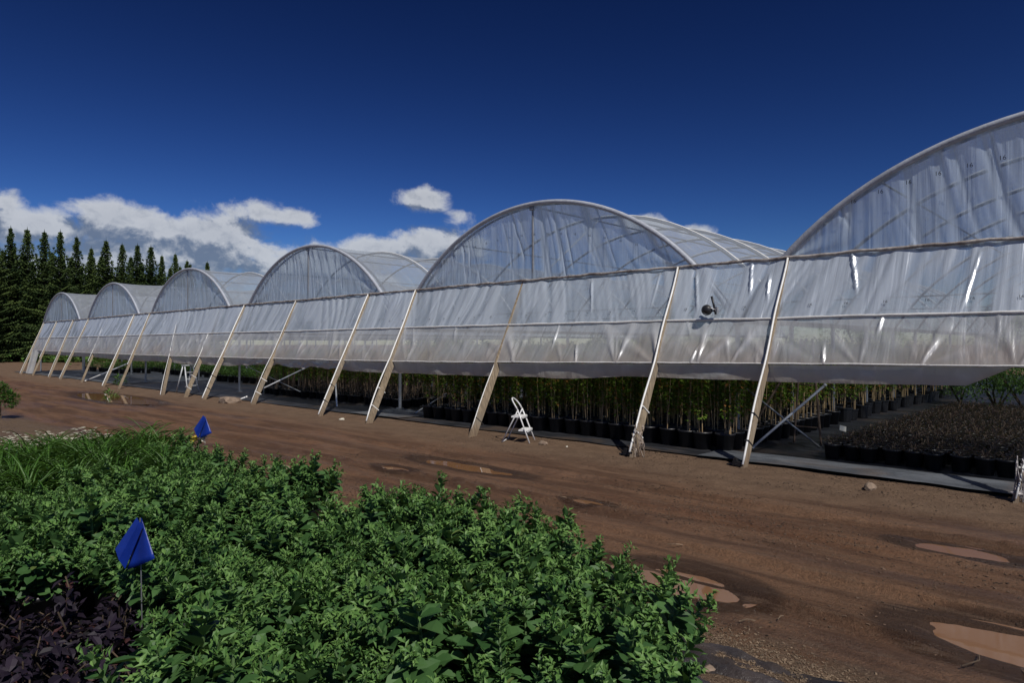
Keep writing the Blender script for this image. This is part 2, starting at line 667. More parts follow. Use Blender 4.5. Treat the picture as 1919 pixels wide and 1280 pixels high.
M_DIRT = ground_mat()
M_PUD = puddle_mat()
M_WOOD = wood_mat('weathered_board', (0.35, 0.275, 0.185), (0.17, 0.13, 0.088))
M_STRAP = simple_mat('white_strap', (0.80, 0.80, 0.78), 0.45, var=0.12, scale=30)
M_HOOP = simple_mat('hoop_pipe', (0.14, 0.16, 0.20), 0.5, metal=0.2, var=0.15, scale=8)
M_HOOPW = simple_mat('hoop_film_wrap', (0.46, 0.49, 0.55), 0.4, var=0.15, scale=14, bump=0.5)
M_STEEL = simple_mat('galvanised_pipe', (0.30, 0.31, 0.33), 0.5, metal=0.6, var=0.2, scale=10)
M_BRACE = simple_mat('brace_pipe', (0.62, 0.64, 0.66), 0.5, metal=0.2, var=0.2, scale=10)
M_ROOF = film_mat('roof_film', 0.46, pleat=2.5, pscale=(0.5, 1.4, 0.5), tint=(0.66, 0.71, 0.78), trans=0.5, bump=0.35, strong=0.35, gloss=0.10)
M_GABLE = film_mat('gable_film', 0.58, pleat=4.5, pscale=(1, .12, 0.05), tint=(0.72, 0.84, 0.97), trans=0.5, bump=0.9, strong=0.55, foldk=0.95, gloss=0.15)
M_UP = film_mat('curtain_film_upper', 0.60, pleat=4.0, pscale=(1, .05, 0.05), tint=(0.68, 0.76, 0.87), trans=0.45, bump=0.9, gloss=0.17, strong=0.5, foldk=1.1)
M_LOW = film_mat('curtain_film_lower', 0.76, dirt=0.55, pleat=3, pscale=(1, .25, 0.22), tint=(0.72, 0.74, 0.77), trans=0.42, bump=0.9, strong=0.45, gloss=0.17, foldk=0.6)
M_FLAP = film_mat('curtain_flap', 0.86, dirt=0.5, pleat=4, pscale=(1, 1, 0.6), tint=(0.60, 0.60, 0.58), trans=0.35, bump=0.5, strong=0.3)
M_BATT = simple_mat('film_roll', (0.50, 0.46, 0.42), 0.7, var=0.4, scale=9, bump=0.8, col2=(0.13, 0.10, 0.09))
M_RAIL = simple_mat('white_rail', (0.72, 0.71, 0.69), 0.5, var=0.15, scale=20)
M_INK = simple_mat('printed_ink', (0.03, 0.035, 0.05), 0.6, var=0.2)
M_BLACK = simple_mat('black_plastic', (0.022, 0.022, 0.025), 0.42, var=0.3, scale=15, bump=0.1)
M_POTIN = simple_mat('potting_soil', (0.045, 0.028, 0.018), 0.95, var=0.5, scale=60, bump=0.8)
M_CLOTHD = cloth_mat('ground_cloth_dark', (0.010, 0.011, 0.014), (0.035, 0.038, 0.046), 0.5)
M_CLOTHB = cloth_mat('bed_cloth_black', (0.006, 0.007, 0.010), (0.030, 0.033, 0.045), 0.42, 1.0)
M_CLOTHG = cloth_mat('ground_cloth_grey', (0.04, 0.046, 0.055), (0.10, 0.11, 0.125), 0.75)
M_WHITE = simple_mat('white_paint', (0.80, 0.80, 0.79), 0.4, var=0.10, scale=20, bump=0.05)
M_BLUE = simple_mat('blue_vinyl', (0.006, 0.03, 0.27), 0.35, var=0.2, scale=8, bump=0.3)
M_ROCK = simple_mat('rock', (0.30, 0.22, 0.16), 0.9, var=0.35, scale=10, bump=1.0)
M_CREAM = simple_mat('cream_sign', (0.62, 0.58, 0.48), 0.6, var=0.1)
M_BARK = simple_mat('bark', (0.10, 0.07, 0.045), 0.95, var=0.4, scale=8, bump=0.8)
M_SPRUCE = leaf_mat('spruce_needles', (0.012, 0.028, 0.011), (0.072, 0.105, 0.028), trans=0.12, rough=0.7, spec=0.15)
M_SEDUM = leaf_mat('sedum_leaf', (0.028, 0.082, 0.022), (0.095, 0.195, 0.062), (0.21, 0.20, 0.05), trans=0.25, rough=0.5, spec=0.3, odd=0.975)
M_BUD = leaf_mat('sedum_bud', (0.060, 0.150, 0.032), (0.17, 0.30, 0.080), trans=0.2, rough=0.5, spec=0.3)
M_GRASS = leaf_mat('daylily_blade', (0.022, 0.075, 0.010), (0.085, 0.19, 0.030), trans=0.3, rough=0.45)
M_PURP = leaf_mat('purple_leaf', (0.007, 0.005, 0.010), (0.030, 0.021, 0.036), (0.06, 0.025, 0.025), trans=0.1, rough=0.55, odd=0.93, spec=0.2)
M_WHIP = leaf_mat('sapling_leaf', (0.045, 0.12, 0.016), (0.26, 0.38, 0.05), (0.40, 0.18, 0.05), trans=0.5, rough=0.5, odd=0.945)
M_CANE = simple_mat('sapling_stem', (0.50, 0.36, 0.18), 0.8, var=0.3, scale=5, col2=(0.28, 0.19, 0.10))
M_CANE2 = simple_mat('bare_stem', (0.26, 0.18, 0.12), 0.85, var=0.3, scale=5)
M_TWIG = leaf_mat('red_brown_leaf', (0.010, 0.006, 0.005), (0.042, 0.018, 0.012), (0.10, 0.07, 0.03), trans=0.2, rough=0.6, odd=0.90)
M_GREENB = leaf_mat('low_green_leaf', (0.030, 0.085, 0.018), (0.13, 0.24, 0.05), trans=0.35, rough=0.5)
M_STEM = simple_mat('green_stem', (0.10, 0.17, 0.06), 0.6, var=0.2)
M_PETAL = simple_mat('petal', (0.78, 0.76, 0.62), 0.5, var=0.1)
M_YEL = simple_mat('yellow_petal', (0.75, 0.60, 0.08), 0.5, var=0.1)
M_CHIP = simple_mat('wood_chip', (0.26, 0.185, 0.12), 0.9, var=0.4, scale=30)
M_RUST = simple_mat('rusty_ladder', (0.15, 0.10, 0.07), 0.8, var=0.4, scale=12)

# ------------------------------------------------------------------ ground
# puddles: px centre, py centre, half length along row, half width, bed depth
PUD = [(1272, 1088, .40, .25), (1905, 1212, .42, .25), (1805, 1033, .34, .15), (872, 874, .75, .17), (1100, 941, .22, .11),
       (740, 878, .30, .10), (215, 747, 2.2, .45)]
PUDW = []
for (px, py, la, lb) in PUD:
    s_, d_ = sd_at(px, py)
    PUDW.append((-s_, d_, la, lb))


def ground_h(a, b):
    """height of the dirt in the row frame (a along the row to the right, b away)"""
    a = np.asarray(a, float)
    b = np.asarray(b, float)
    h = 0.020 * fbm(a * 0.7, b * 1.2, 3, 3) + 0.018 * fbm(a * 1.1, b * 3.6, 11, 4)
    h = h + 0.013 * fbm(a * 7, b * 12, 21, 4)
    for (rd, amp, sd) in ((5.50, .050, 1), (4.25, .036, 2), (6.75, .036, 3), (7.6, .022, 4), (5.05, .030, 5), (6.1, .026, 6), (3.85, .03, 7)):
        c = rd + 0.22 * (vnoise(a * 0.25, a * 0 + sd, 40 + sd) - 0.5) + 0.05 * (vnoise(a * 2.2, a * 0, 60 + sd) - .5)
        m = np.clip(vnoise(a * 0.6, a * 0 + 3.0 * sd, 80 + sd) * 1.8 - 0.5, 0, 1)
        q = b - c
        h = h - amp * m * np.exp(-(q / 0.10) ** 2) + amp * 0.9 * m * np.exp(-((q - 0.15) / 0.06) ** 2) * (0.4 + vnoise(a * 12, b * 12, 9))
    for (pa, pb, la, lb) in PUDW:
        r = ((a - pa) / la) ** 2 + ((b - pb) / lb) ** 2
        wob = 1.3 * fbm(a * 2.8, b * 5.0, int(abs(pa) * 10) % 97, 4)
        q = np.clip(1.35 - r + wob, -1, 1)
        cc_ = np.clip(1.6 - r * .7, 0, 1)
        h = h * (1 - cc_) + cc_ * (0.004 + 0.25 * h) - 0.030 * np.clip(q * 1.4 + 0.1, 0, 1) * (r < 2.2)
    far = np.clip((np.hypot(a, b) - 18) / 10, 0, 1)
    h = h * (1 - far)
    inside = np.clip((b - 9.0) / 0.8, 0, 1)
    return h * (1 - 0.85 * inside)


def axis(fine_lo, fine_hi, step, lo, hi, grow=1.18):
    mid = list(np.arange(fine_lo, fine_hi + 1e-6, step))
    r, st, x = [], step, fine_hi
    while x < hi:
        st *= grow
        x += st
        r.append(x)
    l, st, x = [], step, fine_lo
    while x > lo:
        st *= grow
        x -= st
        l.append(x)
    return np.array(l[::-1] + mid + r)


A = axis(-13, 3, 0.035, -4000, 4000)
B = axis(2.2, 9.6, 0.03, -4000, 5000)
AA, BB = np.meshgrid(A, B, indexing='ij')
P = np.stack([AA, BB, ground_h(AA, BB)], -1)
WET = np.zeros_like(AA)
for (pa, pb, la, lb) in PUDW:
    r_ = ((AA - pa) / (la * 1.25)) ** 2 + ((BB - pb) / (lb * 1.35)) ** 2
    WET = np.maximum(WET, np.clip(1.55 - r_ * .55, 0, 1))
setting(link('ground', grid_mesh('ground', P, M_DIRT, True, None, WET), None, (0, 0, 0), (0, 0, RZ)))

for i, (pa, pb, la, lb) in enumerate(PUDW):
    mb = MB()
    n = 28
    vs = [(1.45 * la * math.cos(2 * math.pi * k / n), 1.45 * lb * math.sin(2 * math.pi * k / n), 0) for k in range(n)]
    mb.add(vs, [tuple(range(n))])
    hz = float(ground_h(np.array([pa]), np.array([pb]))[0])
    setting(link('puddle', mb.mesh('puddle', M_PUD), None, W(-pa, pb, hz + 0.012), (0, 0, RZ)))

# floor cloths (fabric ground cover inside the greenhouse)
def floor_sheet(name, a0, a1, b0, b1, z, mat, step=0.12, amp=0.012, edge=0.06, seed=5, fq=1.0):
    na = max(2, int((a1 - a0) / step))
    nb = max(2, int((b1 - b0) / step))
    u = np.linspace(0, 1, na)[:, None] * np.ones((1, nb))
    v = np.linspace(0, 1, nb)[None, :] * np.ones((na, 1))
    a = a0 + (a1 - a0) * u
    b = b0 + (b1 - b0) * v
    b = b + edge * 2 * fbm(a * 1.3, a * 0, seed, 3) * (1 - v)
    zz = z + amp * 2 * fbm(a * 1.5 * fq, b * 3 * fq, seed + 1, 5)
    return setting(link(name, grid_mesh(name, np.stack([a, b, zz], -1), mat), None, (0, 0, 0), (0, 0, RZ)))


floor_sheet('greenhouse_floor_cloth', -31.6, 8.0, 9.32, 46, 0.022, M_CLOTHD, 0.22, 0.008, 0.07, 5)
floor_sheet('greenhouse_floor_cloth', -51.0, -31.9, 9.5, 46, 0.024, M_CLOTHG, 0.25, 0.01, 0.08, 15)
floor_sheet('cloth_edge_strip', -4.95, 5.0, 9.25, 10.05, 0.040, M_CLOTHG, 0.05, 0.014, 0.08, 25)
floor_sheet('cloth_edge_strip', -14.2, -12.3, 9.3, 10.8, 0.040, M_CLOTHG, 0.06, 0.014, 0.06, 35)
floor_sheet('bed_cloth', -10.0, -1.5, -2.0, 3.05, 0.016, M_CLOTHB, 0.06, 0.02, 0.12, 45)
floor_sheet('bed_cloth', -2.0, 0.3, 2.3, 3.55, 0.008, M_CLOTHB, 0.02, 0.05, 0.35, 55, 3.2)

# ------------------------------------------------------------------ greenhouse geometry
DT = 10.84
BAY = 9.14
S0 = s_on(1465, DT)                 # left arch foot of the nearest bay on the top line
ZT = CAM_H + 0.0842 * DT / CT
HALF = 0.42 * BAY
APEX = 4.67
R_ARC = (HALF ** 2 + (APEX - ZT) ** 2) / (2 * (APEX - ZT))
ZC = APEX - R_ARC


def arch_z(x):
    return ZC + math.sqrt(max(R_ARC ** 2 - x * x, 0))


# leaning posts: foot (px,py), top px
POSTS = [(1905, 941, 2010), (1395, 876, 1480), (1187, 856, 1275), (882, 819, 982), (692, 793, 783), (602, 780, 694), (475, 758, 558),
         (383, 749, 461), (343, 745, 411), (277, 742, 336), (224, 729, 283), (195, 725, 254), (150, 717, 200), (114, 711, 168),
         (93, 708, 139), (62, 704, 108), (40, 701, 84)]
post_lines = []
for (fx, fy, tx) in POSTS:
    fs, fd = sd_at(fx, fy)
    ts = s_on(tx, DT)
    post_lines.append((ts, fs, min(max(fd, 8.5), 9.35)))
ts_arr = np.array([p[0] for p in post_lines])
ds_arr = np.array([p[1] - p[0] for p in post_lines])
fd_arr = np.array([p[2] for p in post_lines])
order = np.argsort(ts_arr)


def film_pt(sig, v, off=0.0):
    """point on the leaning curtain: sig = place along the top line, v = 0 top .. 1 ground"""
    ds = np.interp(sig, ts_arr[order], ds_arr[order])
    fd = np.interp(sig, ts_arr[order], fd_arr[order])
    s = sig + ds * v
    d = DT + (fd - DT) * v
    z = ZT * (1 - v)
    lean = DT - fd
    L = np.sqrt(lean ** 2 + ZT ** 2)
    d = d - off * ZT / L
    z = z + off * lean / L
    return s, d, z


def hem_z(sig):
    return np.interp(sig, [-6, 1.5, 6, 12, 18, 24, 32, 41, 52], [1.45, 1.42, 1.38, 1.30, 1.27, 1.27, 1.27, 1.30, 1.36])


V_MID = 0.315


def v_hem(sig):
    return 1 - hem_z(sig) / ZT


SIG0, SIG1 = float(ts_arr.min()), float(ts_arr.max()) + 0.05
SIG0 = min(SIG0, -4.2)

# sigma samples, finer close by
sg = [SIG0]
while sg[-1] < SIG1:
    sg.append(sg[-1] + (0.018 if sg[-1] < 9 else 0.035 if sg[-1] < 18 else 0.08))
sg = np.array(sg)
sg[-1] = SIG1

curtain = thing('side_curtain', 'long milky plastic curtain sloping out along the front of all tunnels, grey flap below', 'plastic curtain',
                W((SIG0 + SIG1) / 2, 9.6, 0), RZ)
CB = Vector(((-(SIG0 + SIG1) / 2), 9.6, 0))


def rel(s, d, z):
    return np.stack([-s - CB.x, d - CB.y, z + 0 * s], -1)


def post_dist(sig):
    return np.min(np.abs(sig[..., None] - ts_arr[None, :]), -1)


# upper panel
nv = 22
v = np.linspace(0, 1, nv)[None, :]
S2 = sg[:, None] + 0 * v
vm = v * V_MID
pl = 0.016 * (fbm(S2 * 4.0 + 0.6 * v, v * 0.8, 101, 2)) * 2 + 0.010 * np.abs(fbm(S2 * 9 - 1.2 * v, v * 0.7, 103, 2)) * 2
slant = 0.9 * fbm(S2 * 0.35, 0 * S2, 107, 2) * 2
q_ = S2 - slant * v
pl = 0.030 * (np.abs(vnoise(q_ * 3.0, v * 0.5, 101) - .5) * 2) ** 0.8 + 0.016 * (np.abs(vnoise(q_ * 7.5, v * 0.8, 103) - .5) * 2)
rr = random.Random(15)
x = SIG0
while x < SIG1:
    x += rr.uniform(0.15, 1.7)
    v0, v1 = rr.uniform(-.1, .35), rr.uniform(.6, 1.1)
    sl = rr.uniform(-.35, .1)
    line = S2 - (x + sl * v)
    pl = pl + 0.034 * rr.uniform(.3, 1.4) * np.exp(-(line / 0.016) ** 2) * np.clip((v - v0) / .15, 0, 1) * np.clip((v1 - v) / .15, 0, 1)
env = 0.65 + 0.35 * (1 - v) ** 0.6 + 0 * S2
bil = 0.05 * np.sin(np.pi * v) * np.clip(post_dist(S2) / 1.0, 0, 1)
off = 0.012 + pl * env + 0.008 - bil * 0.4
off = np.maximum(off, 0.006 - 0.05 * np.clip(post_dist(S2) / 0.5, 0, 1) + 0 * off)
s_, d_, z_ = film_pt(S2, vm, off)
link('upper_film', grid_mesh('upper_film', rel(s_, d_, z_), M_UP, True, 0 * S2, pl * 1.6 / 0.05), curtain)

# lower panel: pulled folds fan out from the ties on the hem
nv = 26
v = np.linspace(0, 1, nv)[None, :]
S2 = sg[:, None] + 0 * v
VH = v_hem(S2)
vm = V_MID + (VH - V_MID) * v
f = np.zeros_like(S2)
ties = []
x = SIG0 + 0.4
rr = random.Random(5)
while x < SIG1:
    ties.append((x, rr.uniform(0.3, 1.0), rr.uniform(-0.6, 0.6)))
    x += rr.uniform(0.55, 1.5)
for (tx, amp, sk) in ties:
    # angle of a point as seen from the tie at the hem
    dx = (S2 - tx)
    dy = (1 - v) * 0.72 + 0.05
    ang = np.arctan2(dx, dy)
    dist = np.sqrt(dx ** 2 + dy ** 2)
    w = np.exp(-(dist / 0.80) ** 2) * amp
    f += w * 0.050 * np.clip(np.sin(ang * 8 + tx * 5), 0, 1) ** 1.6 * np.exp(-((ang - sk) / 0.8) ** 2)
rr = random.Random(25)
x = SIG0
while x < SIG1:
    x += rr.uniform(0.3, 1.5)
    v0, v1 = rr.choice(((-.2, rr.uniform(.4, .8)), (rr.uniform(.3, .7), 1.2)))
    sl = rr.uniform(-.5, .25)
    line = S2 - (x + sl * v)
    f += 0.040 * rr.uniform(.3, 1.3) * np.exp(-(line / 0.020) ** 2) * np.clip((v - v0) / .25, 0, 1) * np.clip((v1 - v) / .25, 0, 1)
f += 0.026 * np.abs(fbm(S2 * 1.6 + 1.8 * v, v * 1.2 + S2 * 0.3, 121, 2)) * 2
f += 0.008 * fbm(S2 * 7 - 3 * v, v * 2.5, 125, 2)
bil = 0.07 * np.sin(np.pi * v ** 0.8) * np.clip(post_dist(S2) / 0.9, 0, 1)
off = 0.016 + f * np.sin(np.pi * np.clip(v * 0.92 + 0.05, 0, 1)) ** 0.5 - bil * 0.25
off = np.maximum(off, 0.006 - 0.05 * np.clip(post_dist(S2) / 0.4, 0, 1))
s_, d_, z_ = film_pt(S2, vm, off)
link('lower_film', grid_mesh('lower_film', rel(s_, d_, z_), M_LOW, True, v + 0 * S2, f / 0.06), curtain)

# hanging flap below the hem
FL0 = s_on(1880, 9.9)
sf = sg[(sg > FL0 - 1.2)]
nv = 9
v = np.linspace(0, 1, nv)[None, :]
S2 = sf[:, None] + 0 * v
sh, dh, zh = film_pt(S2, v_hem(S2), -0.02)
drop = 0.25 + 0.10 * fbm(S2 * 0.6, 0 * S2, 141, 4) - np.clip((S2 - 22) / 30, 0, 1) * 0.10
tatter = np.clip((S2 - 14.5) / 2, 0, 1) * np.clip((22 - S2) / 2, 0, 1)
drop = drop - 0.10 * tatter * vnoise(S2 * 2.5, 0 * S2, 151)
drop = drop * np.clip((S2 - (FL0 - 0.25)) / 0.5, 0.02, 1)
zz = zh - drop * v
dd = dh + 0.03 * v + 0.05 * fbm(S2 * 2.2, v * 1.2, 145, 3) * v + 0.09 * tatter * fbm(S2 * 6, v * 3, 147, 3)
link('flap', grid_mesh('flap', rel(sh, dd, zz), M_FLAP, True, v + 0 * S2), curtain)


def rail(name, vfun, off, r, mat, jit=0.004, flat=1.0, n=7, seed=1, step=3):
    pts = []
    rs = []
    for i in [q for q in range(0, len(sg)) if q == 0 or int(sg[q] / .13) != int(sg[q - 1] / .13)]:
        a, b, c = film_pt(sg[i], vfun(sg[i]), off)
        j = float(fbm(np.array([sg[i] * 3.1]), np.array([0.3]), seed, 3)[0]) * 2
        pts.append((float(-a - CB.x), float(b - CB.y), float(c + j * jit)))
        rs.append(r * (1 + 0.25 * float(fbm(np.array([sg[i] * 5]), np.array([0.9]), seed + 3, 2)[0]) * 2))
    mb = MB()
    mb.tube(pts, r, n, True, rs, flat)
    return link(name, mb.mesh(name, mat, True), curtain)


rail('top_roll', lambda s: 0.0, 0.075, 0.026, M_BATT, 0.020, seed=161)
rail('middle_rail', lambda s: V_MID, 0.035, 0.020, M_RAIL, 0.010, seed=171)
rail('hem_rail', lambda s: v_hem(s), 0.012, 0.014, M_RAIL, 0.010, seed=181)

# corner film that falls to the ground at the far left end
mb = MB()
cp = []
for i in range(7):
    for j in range(7):
        u, w_ = i / 6, j / 6
        s1, d1, z1 = film_pt(SIG1 - 0.1 - 1.6 * u, float(v_hem(SIG1)) * (1 - w_) + 0.99 * w_, 0.03)
        cp.append((float(-s1 - CB.x), float(d1 - CB.y + 0.08 * math.sin(u * 9) + 0.2 * w_), float(max(z1, 0.01))))
mb.add(cp, [(i * 7 + j, i * 7 + j + 1, (i + 1) * 7 + j + 1, (i + 1) * 7 + j) for i in range(6) for j in range(6)])
link('corner_film', mb.mesh('corner_film', M_FLAP, True), curtain)

# ------------------------------------------------------------------ printed number mesh
tcu = bpy.data.curves.new('n16', 'FONT')
tcu.body = '16'
tcu.size = 0.085
tcu.align_x = 'CENTER'
tob = bpy.data.objects.new('n16', tcu)
COL.objects.link(tob)
bpy.context.view_layer.update()
ME16 = bpy.data.meshes.new_from_object(tob.evaluated_get(bpy.context.evaluated_depsgraph_get()))
bpy.data.objects.remove(tob)
ME16.materials.clear()
ME16.materials.append(M_INK)
ME16.name = 'printed_number'

# ------------------------------------------------------------------ tunnels
LABELS = ['nearest tall hoop tunnel cut off by the right edge of the photo',
          'large hoop tunnel in the middle, its whole round gable above the white step stool',
          'hoop tunnel just left of the big middle one, its gable over the tattered white flap',
          'hoop tunnel fourth from the right edge, small white stepladder standing in its shade',
          'hoop tunnel second from the far left end of the row, before the spruces',
          'smallest looking hoop tunnel at the far left end of the row beside the dark spruces']
NH = 12
HSP = 2.3


def make_tunnel(k):
    sm = S0 + BAY * k - HALF             # centre of the bay
    t = thing('hoop_tunnel', LABELS[k], 'greenhouse', W(sm, DT, 0), RZ, 'hoop tunnels in the row')
    det = k < 3

    def arc(b, r, mat, name, ext=True, n=8, zoff=0.0, seg=40):
        x1 = BAY / 2 if ext else HALF
        pts = []
        for i in range(seg + 1):
            a = -x1 + 2 * x1 * i / seg
            pts.append((a, b, arch_z(a) + zoff))
        m = MB()
        m.tube(pts, r, n)
        return link(name, m.mesh(name, mat, True), t)
    arc(-0.02, 0.048, M_HOOPW, 'front_hoop', zoff=0.0, n=10)
    arc(0.16, 0.028, M_HOOP, 'front_hoop', zoff=-0.01)
    for i in range(1, NH):
        arc(i * HSP, 0.026, M_HOOP, 'hoop', n=6, seg=28)
        # white tie straps over the roof film
        pts = [(a, i * HSP + 0.05, arch_z(a) + 0.045) for a in np.linspace(-BAY / 2 * 0.98, BAY / 2 * 0.98, 29)]
        m = MB()
        m.tube(pts, 0.018, 5, flat=1.0)
        link('roof_strap', m.mesh('roof_strap', M_STRAP, True), t)
    # roof film, sagging a little between hoops
    nb = (NH - 1) * 6 + 1
    aa = np.linspace(-BAY / 2, BAY / 2, 61)[:, None] + np.zeros((1, nb))
    bb = np.linspace(0, (NH - 1) * HSP, nb)[None, :] + 0 * aa
    ph = (bb / HSP) % 1.0
    sag = 0.045 * np.sin(np.pi * ph) + 0.012 * fbm(aa * 2, bb * 3, 200 + k, 3)
    rr_ = R_ARC + 0.030 - sag
    ang = np.arcsin(aa / R_ARC)
    z = ZC + rr_ * np.cos(ang)
    x = rr_ * np.sin(ang)
    x = np.clip(x, -BAY / 2, BAY / 2)
    link('roof_film', grid_mesh('roof_film', np.stack([x, bb, z], -1), M_ROOF), t)
    # gable film above the top line
    nu, nv = (420, 30) if det else (120, 16)
    x = np.linspace(-HALF, HALF, nu)[:, None] + np.zeros((1, nv))
    top = ZC + np.sqrt(R_ARC ** 2 - x * x)
    v = np.linspace(0, 1, nv)[None, :]
    zlo = ZT - 0.03
    z = zlo + (np.maximum(top, zlo + 0.01) - zlo) * v
    # pleats lean outward toward the arch feet
    q = x * (1 + 0.20 * (z - ZT)) + (0.55 if k == 0 else 0.15) * (z - ZT)
    wr = 0.034 * np.abs(vnoise(q * 4.2, z * 0.5, 210 + k) - .5) * 2 + 0.018 * np.abs(vnoise(q * 9.5, z * 0.6, 220 + k) - .5) * 2
    rg = random.Random(600 + k)
    for q_i in range(26):
        xc, sl = rg.uniform(-HALF, HALF), rg.uniform(-.1, .5)
        z0_, z1_ = ZT + rg.uniform(-.3, .7), ZT + rg.uniform(.9, 1.9)
        wr = wr + 0.034 * rg.uniform(.3, 1.2) * np.exp(-((x - xc + sl * (z - ZT)) / 0.02) ** 2) * np.clip((z - z0_) / .2, 0, 1) * np.clip((z1_ - z) / .2, 0, 1)
    pull = 0.03 * np.sin(np.arctan2(z - ZT + 0.02, HALF - np.abs(x) + 0.03) * 16) * np.exp(-((HALF - np.abs(x)) / 1.3) ** 2)
    y = -0.03 + wr * (0.4 + 0.6 * np.abs(2 * v - 1)) + pull * 0.6 + 0.05 * np.sin(np.pi * v) * np.cos(x / HALF * 1.5)
    gf = link('gable_film', grid_mesh('gable_film', np.stack([x, y, z], -1), M_GABLE, True, None, wr / 0.05), t)
    # printed numbers
    if k == 0 or k == 1:
        def mark(a, zz, yy, parent, sc=1.0):
            link('printed_number', ME16, parent, (a, yy, zz), (math.radians(90), 0, 0), (sc, sc, sc))
        xs = np.arange(-3.1, 3.2, 0.36)
        for a in xs:
            zz = ZT + 0.98 - 0.055 * (a + 0.3) ** 2 + (0.1 if k == 0 else 0)
            if zz < arch_z(a) - 0.12:
                mark(a, zz, -0.10, gf, 1.0 if k == 0 else 0.8)
    m = MB()
    m.tube([(0, 0.02, ZT - 0.02), (0, 0.02, APEX - 0.04)], 0.028, 8)
    m.box((0, 0.0, APEX - 0.09), (0.10, 0.08, 0.08))
    link('gable_post', m.mesh('gable_post', M_STEEL), t)
    m = MB()
    m.tube([(0.05, 0.10, ZT + 0.05), (0.05, HSP, APEX - 0.05)], 0.018, 6)
    link('gable_brace', m.mesh('gable_brace', M_BRACE, True), t)
    m = MB()
    m.tube([(0, 0.1, APEX - 0.05), (0, (NH - 1) * HSP, APEX - 0.05)], 0.02, 6)
    link('ridge_purlin', m.mesh('ridge_purlin', M_HOOP, True), t)
    for sx in (-1, 1):
        a = sx * 2.4
        m = MB()
        m.tube([(a, 0.1, arch_z(a) - 0.05), (a, (NH - 1) * HSP, arch_z(a) - 0.05)], 0.016, 6)
        link('side_purlin', m.mesh('side_purlin', M_HOOP, True), t)
    m = MB()
    m.tube([(-HALF, 0.02, ZT), (HALF, 0.02, ZT)], 0.024, 6)
    link('gable_rail', m.mesh('gable_rail', M_STEEL, True), t)
    for i in (1, 3, 5):
        m = MB()
        m.tube([(-BAY / 2, i * HSP, 2.5), (BAY / 2, i * HSP, 2.5)], 0.014, 5)
        link('tie_bar', m.mesh('tie_bar', M_STEEL, True), t)
    # columns below the valley on the left side of this bay
    zb = arch_z(BAY / 2) + 0.02
    for i in range(NH):
        m = MB()
        m.tube([(-BAY / 2, i * HSP, 0), (-BAY / 2, i * HSP, zb)], 0.042, 8)
        m.box((-BAY / 2, i * HSP, 0.03), (0.14, 0.14, 0.05))
        link('column', m.mesh('column', M_STEEL), t)
    m = MB()
    L = (NH - 1) * HSP
    m.add([(-BAY / 2 - .13, 0, zb + .07), (-BAY / 2 - .08, 0, zb), (-BAY / 2 + .08, 0, zb), (-BAY / 2 + .13, 0, zb + .07),
           (-BAY / 2 - .13, L, zb + .07), (-BAY / 2 - .08, L, zb), (-BAY / 2 + .08, L, zb), (-BAY / 2 + .13, L, zb + .07)],
          [(0, 1, 5, 4), (1, 2, 6, 5), (2, 3, 7, 6)])
    link('gutter', m.mesh('gutter', M_STEEL), t)
    return t


tunnels = [make_tunnel(k) for k in range(6)]

# numbers on the curtain, second line just above the middle rail
for sgm in np.arange(0.6, 14.5, 0.52):
    a, b, c = film_pt(sgm, V_MID - 0.055, 0.055)
    fd = float(np.interp(sgm, ts_arr[order], fd_arr[order]))
    tilt = math.atan2(ZT, DT - fd)
    link('printed_number', ME16, curtain, (float(-a - CB.x), float(b - CB.y), float(c)), (tilt, 0, 0), (0.75, 0.75, 0.75))

# ------------------------------------------------------------------ leaning posts with straps
PL = ['weathered board with crumpled white plastic round its foot, at the right edge',
      'sloping board nearest the fan, white strap and a black clamp at its foot',
      'sloping board with a bent white strap and a tangle of frayed plastic at its foot',
      'wide weathered board sloping to the ground just left of the white step stool',
      'sloping board below the valley left of the big middle tunnel, its strap hanging loose',
      'thin sloping board with a white pipe leaning behind it',
      'sloping board that the pale crossing brace pipe is tied to',
      'sloping board with a bright strap just left of the large brown rock',
      'pale unstrapped lower board next left of the board by the brown rock',
      'sloping board beside the small stepladder in the shade, left of it',
      'sloping board under the second last tunnel, nearest its right valley',
      'sloping board crossed by a white brace pipe near the far end',
      'sloping board under the middle of the second last tunnel',
      'thin yellowish board at the valley before the last tunnel',
      'third board from the far left end of the curtain',
      'second board from the far left end of the curtain',
      'last sloping board at the far left corner of the row']


def crumple(mb, c, size, seed, n=9, m_=7):
    r = random.Random(seed)
    vs = []
    for i in range(m_):
        t = i / (m_ - 1)
        for j in range(n):
            an = 2 * math.pi * j / n
            rad = math.sin(math.pi * (0.1 + 0.85 * t)) * r.uniform(0.55, 1.25)
            vs.append((c[0] + size[0] * rad * math.cos(an), c[1] + size[1] * rad * math.sin(an), c[2] + size[2] * (t + r.uniform(-.05, .05))))
    fs = [(i * n + j, i * n + (j + 1) % n, (i + 1) * n + (j + 1) % n, (i + 1) * n + j) for i in range(m_ - 1) for j in range(n)]
    mb.add(vs, fs)


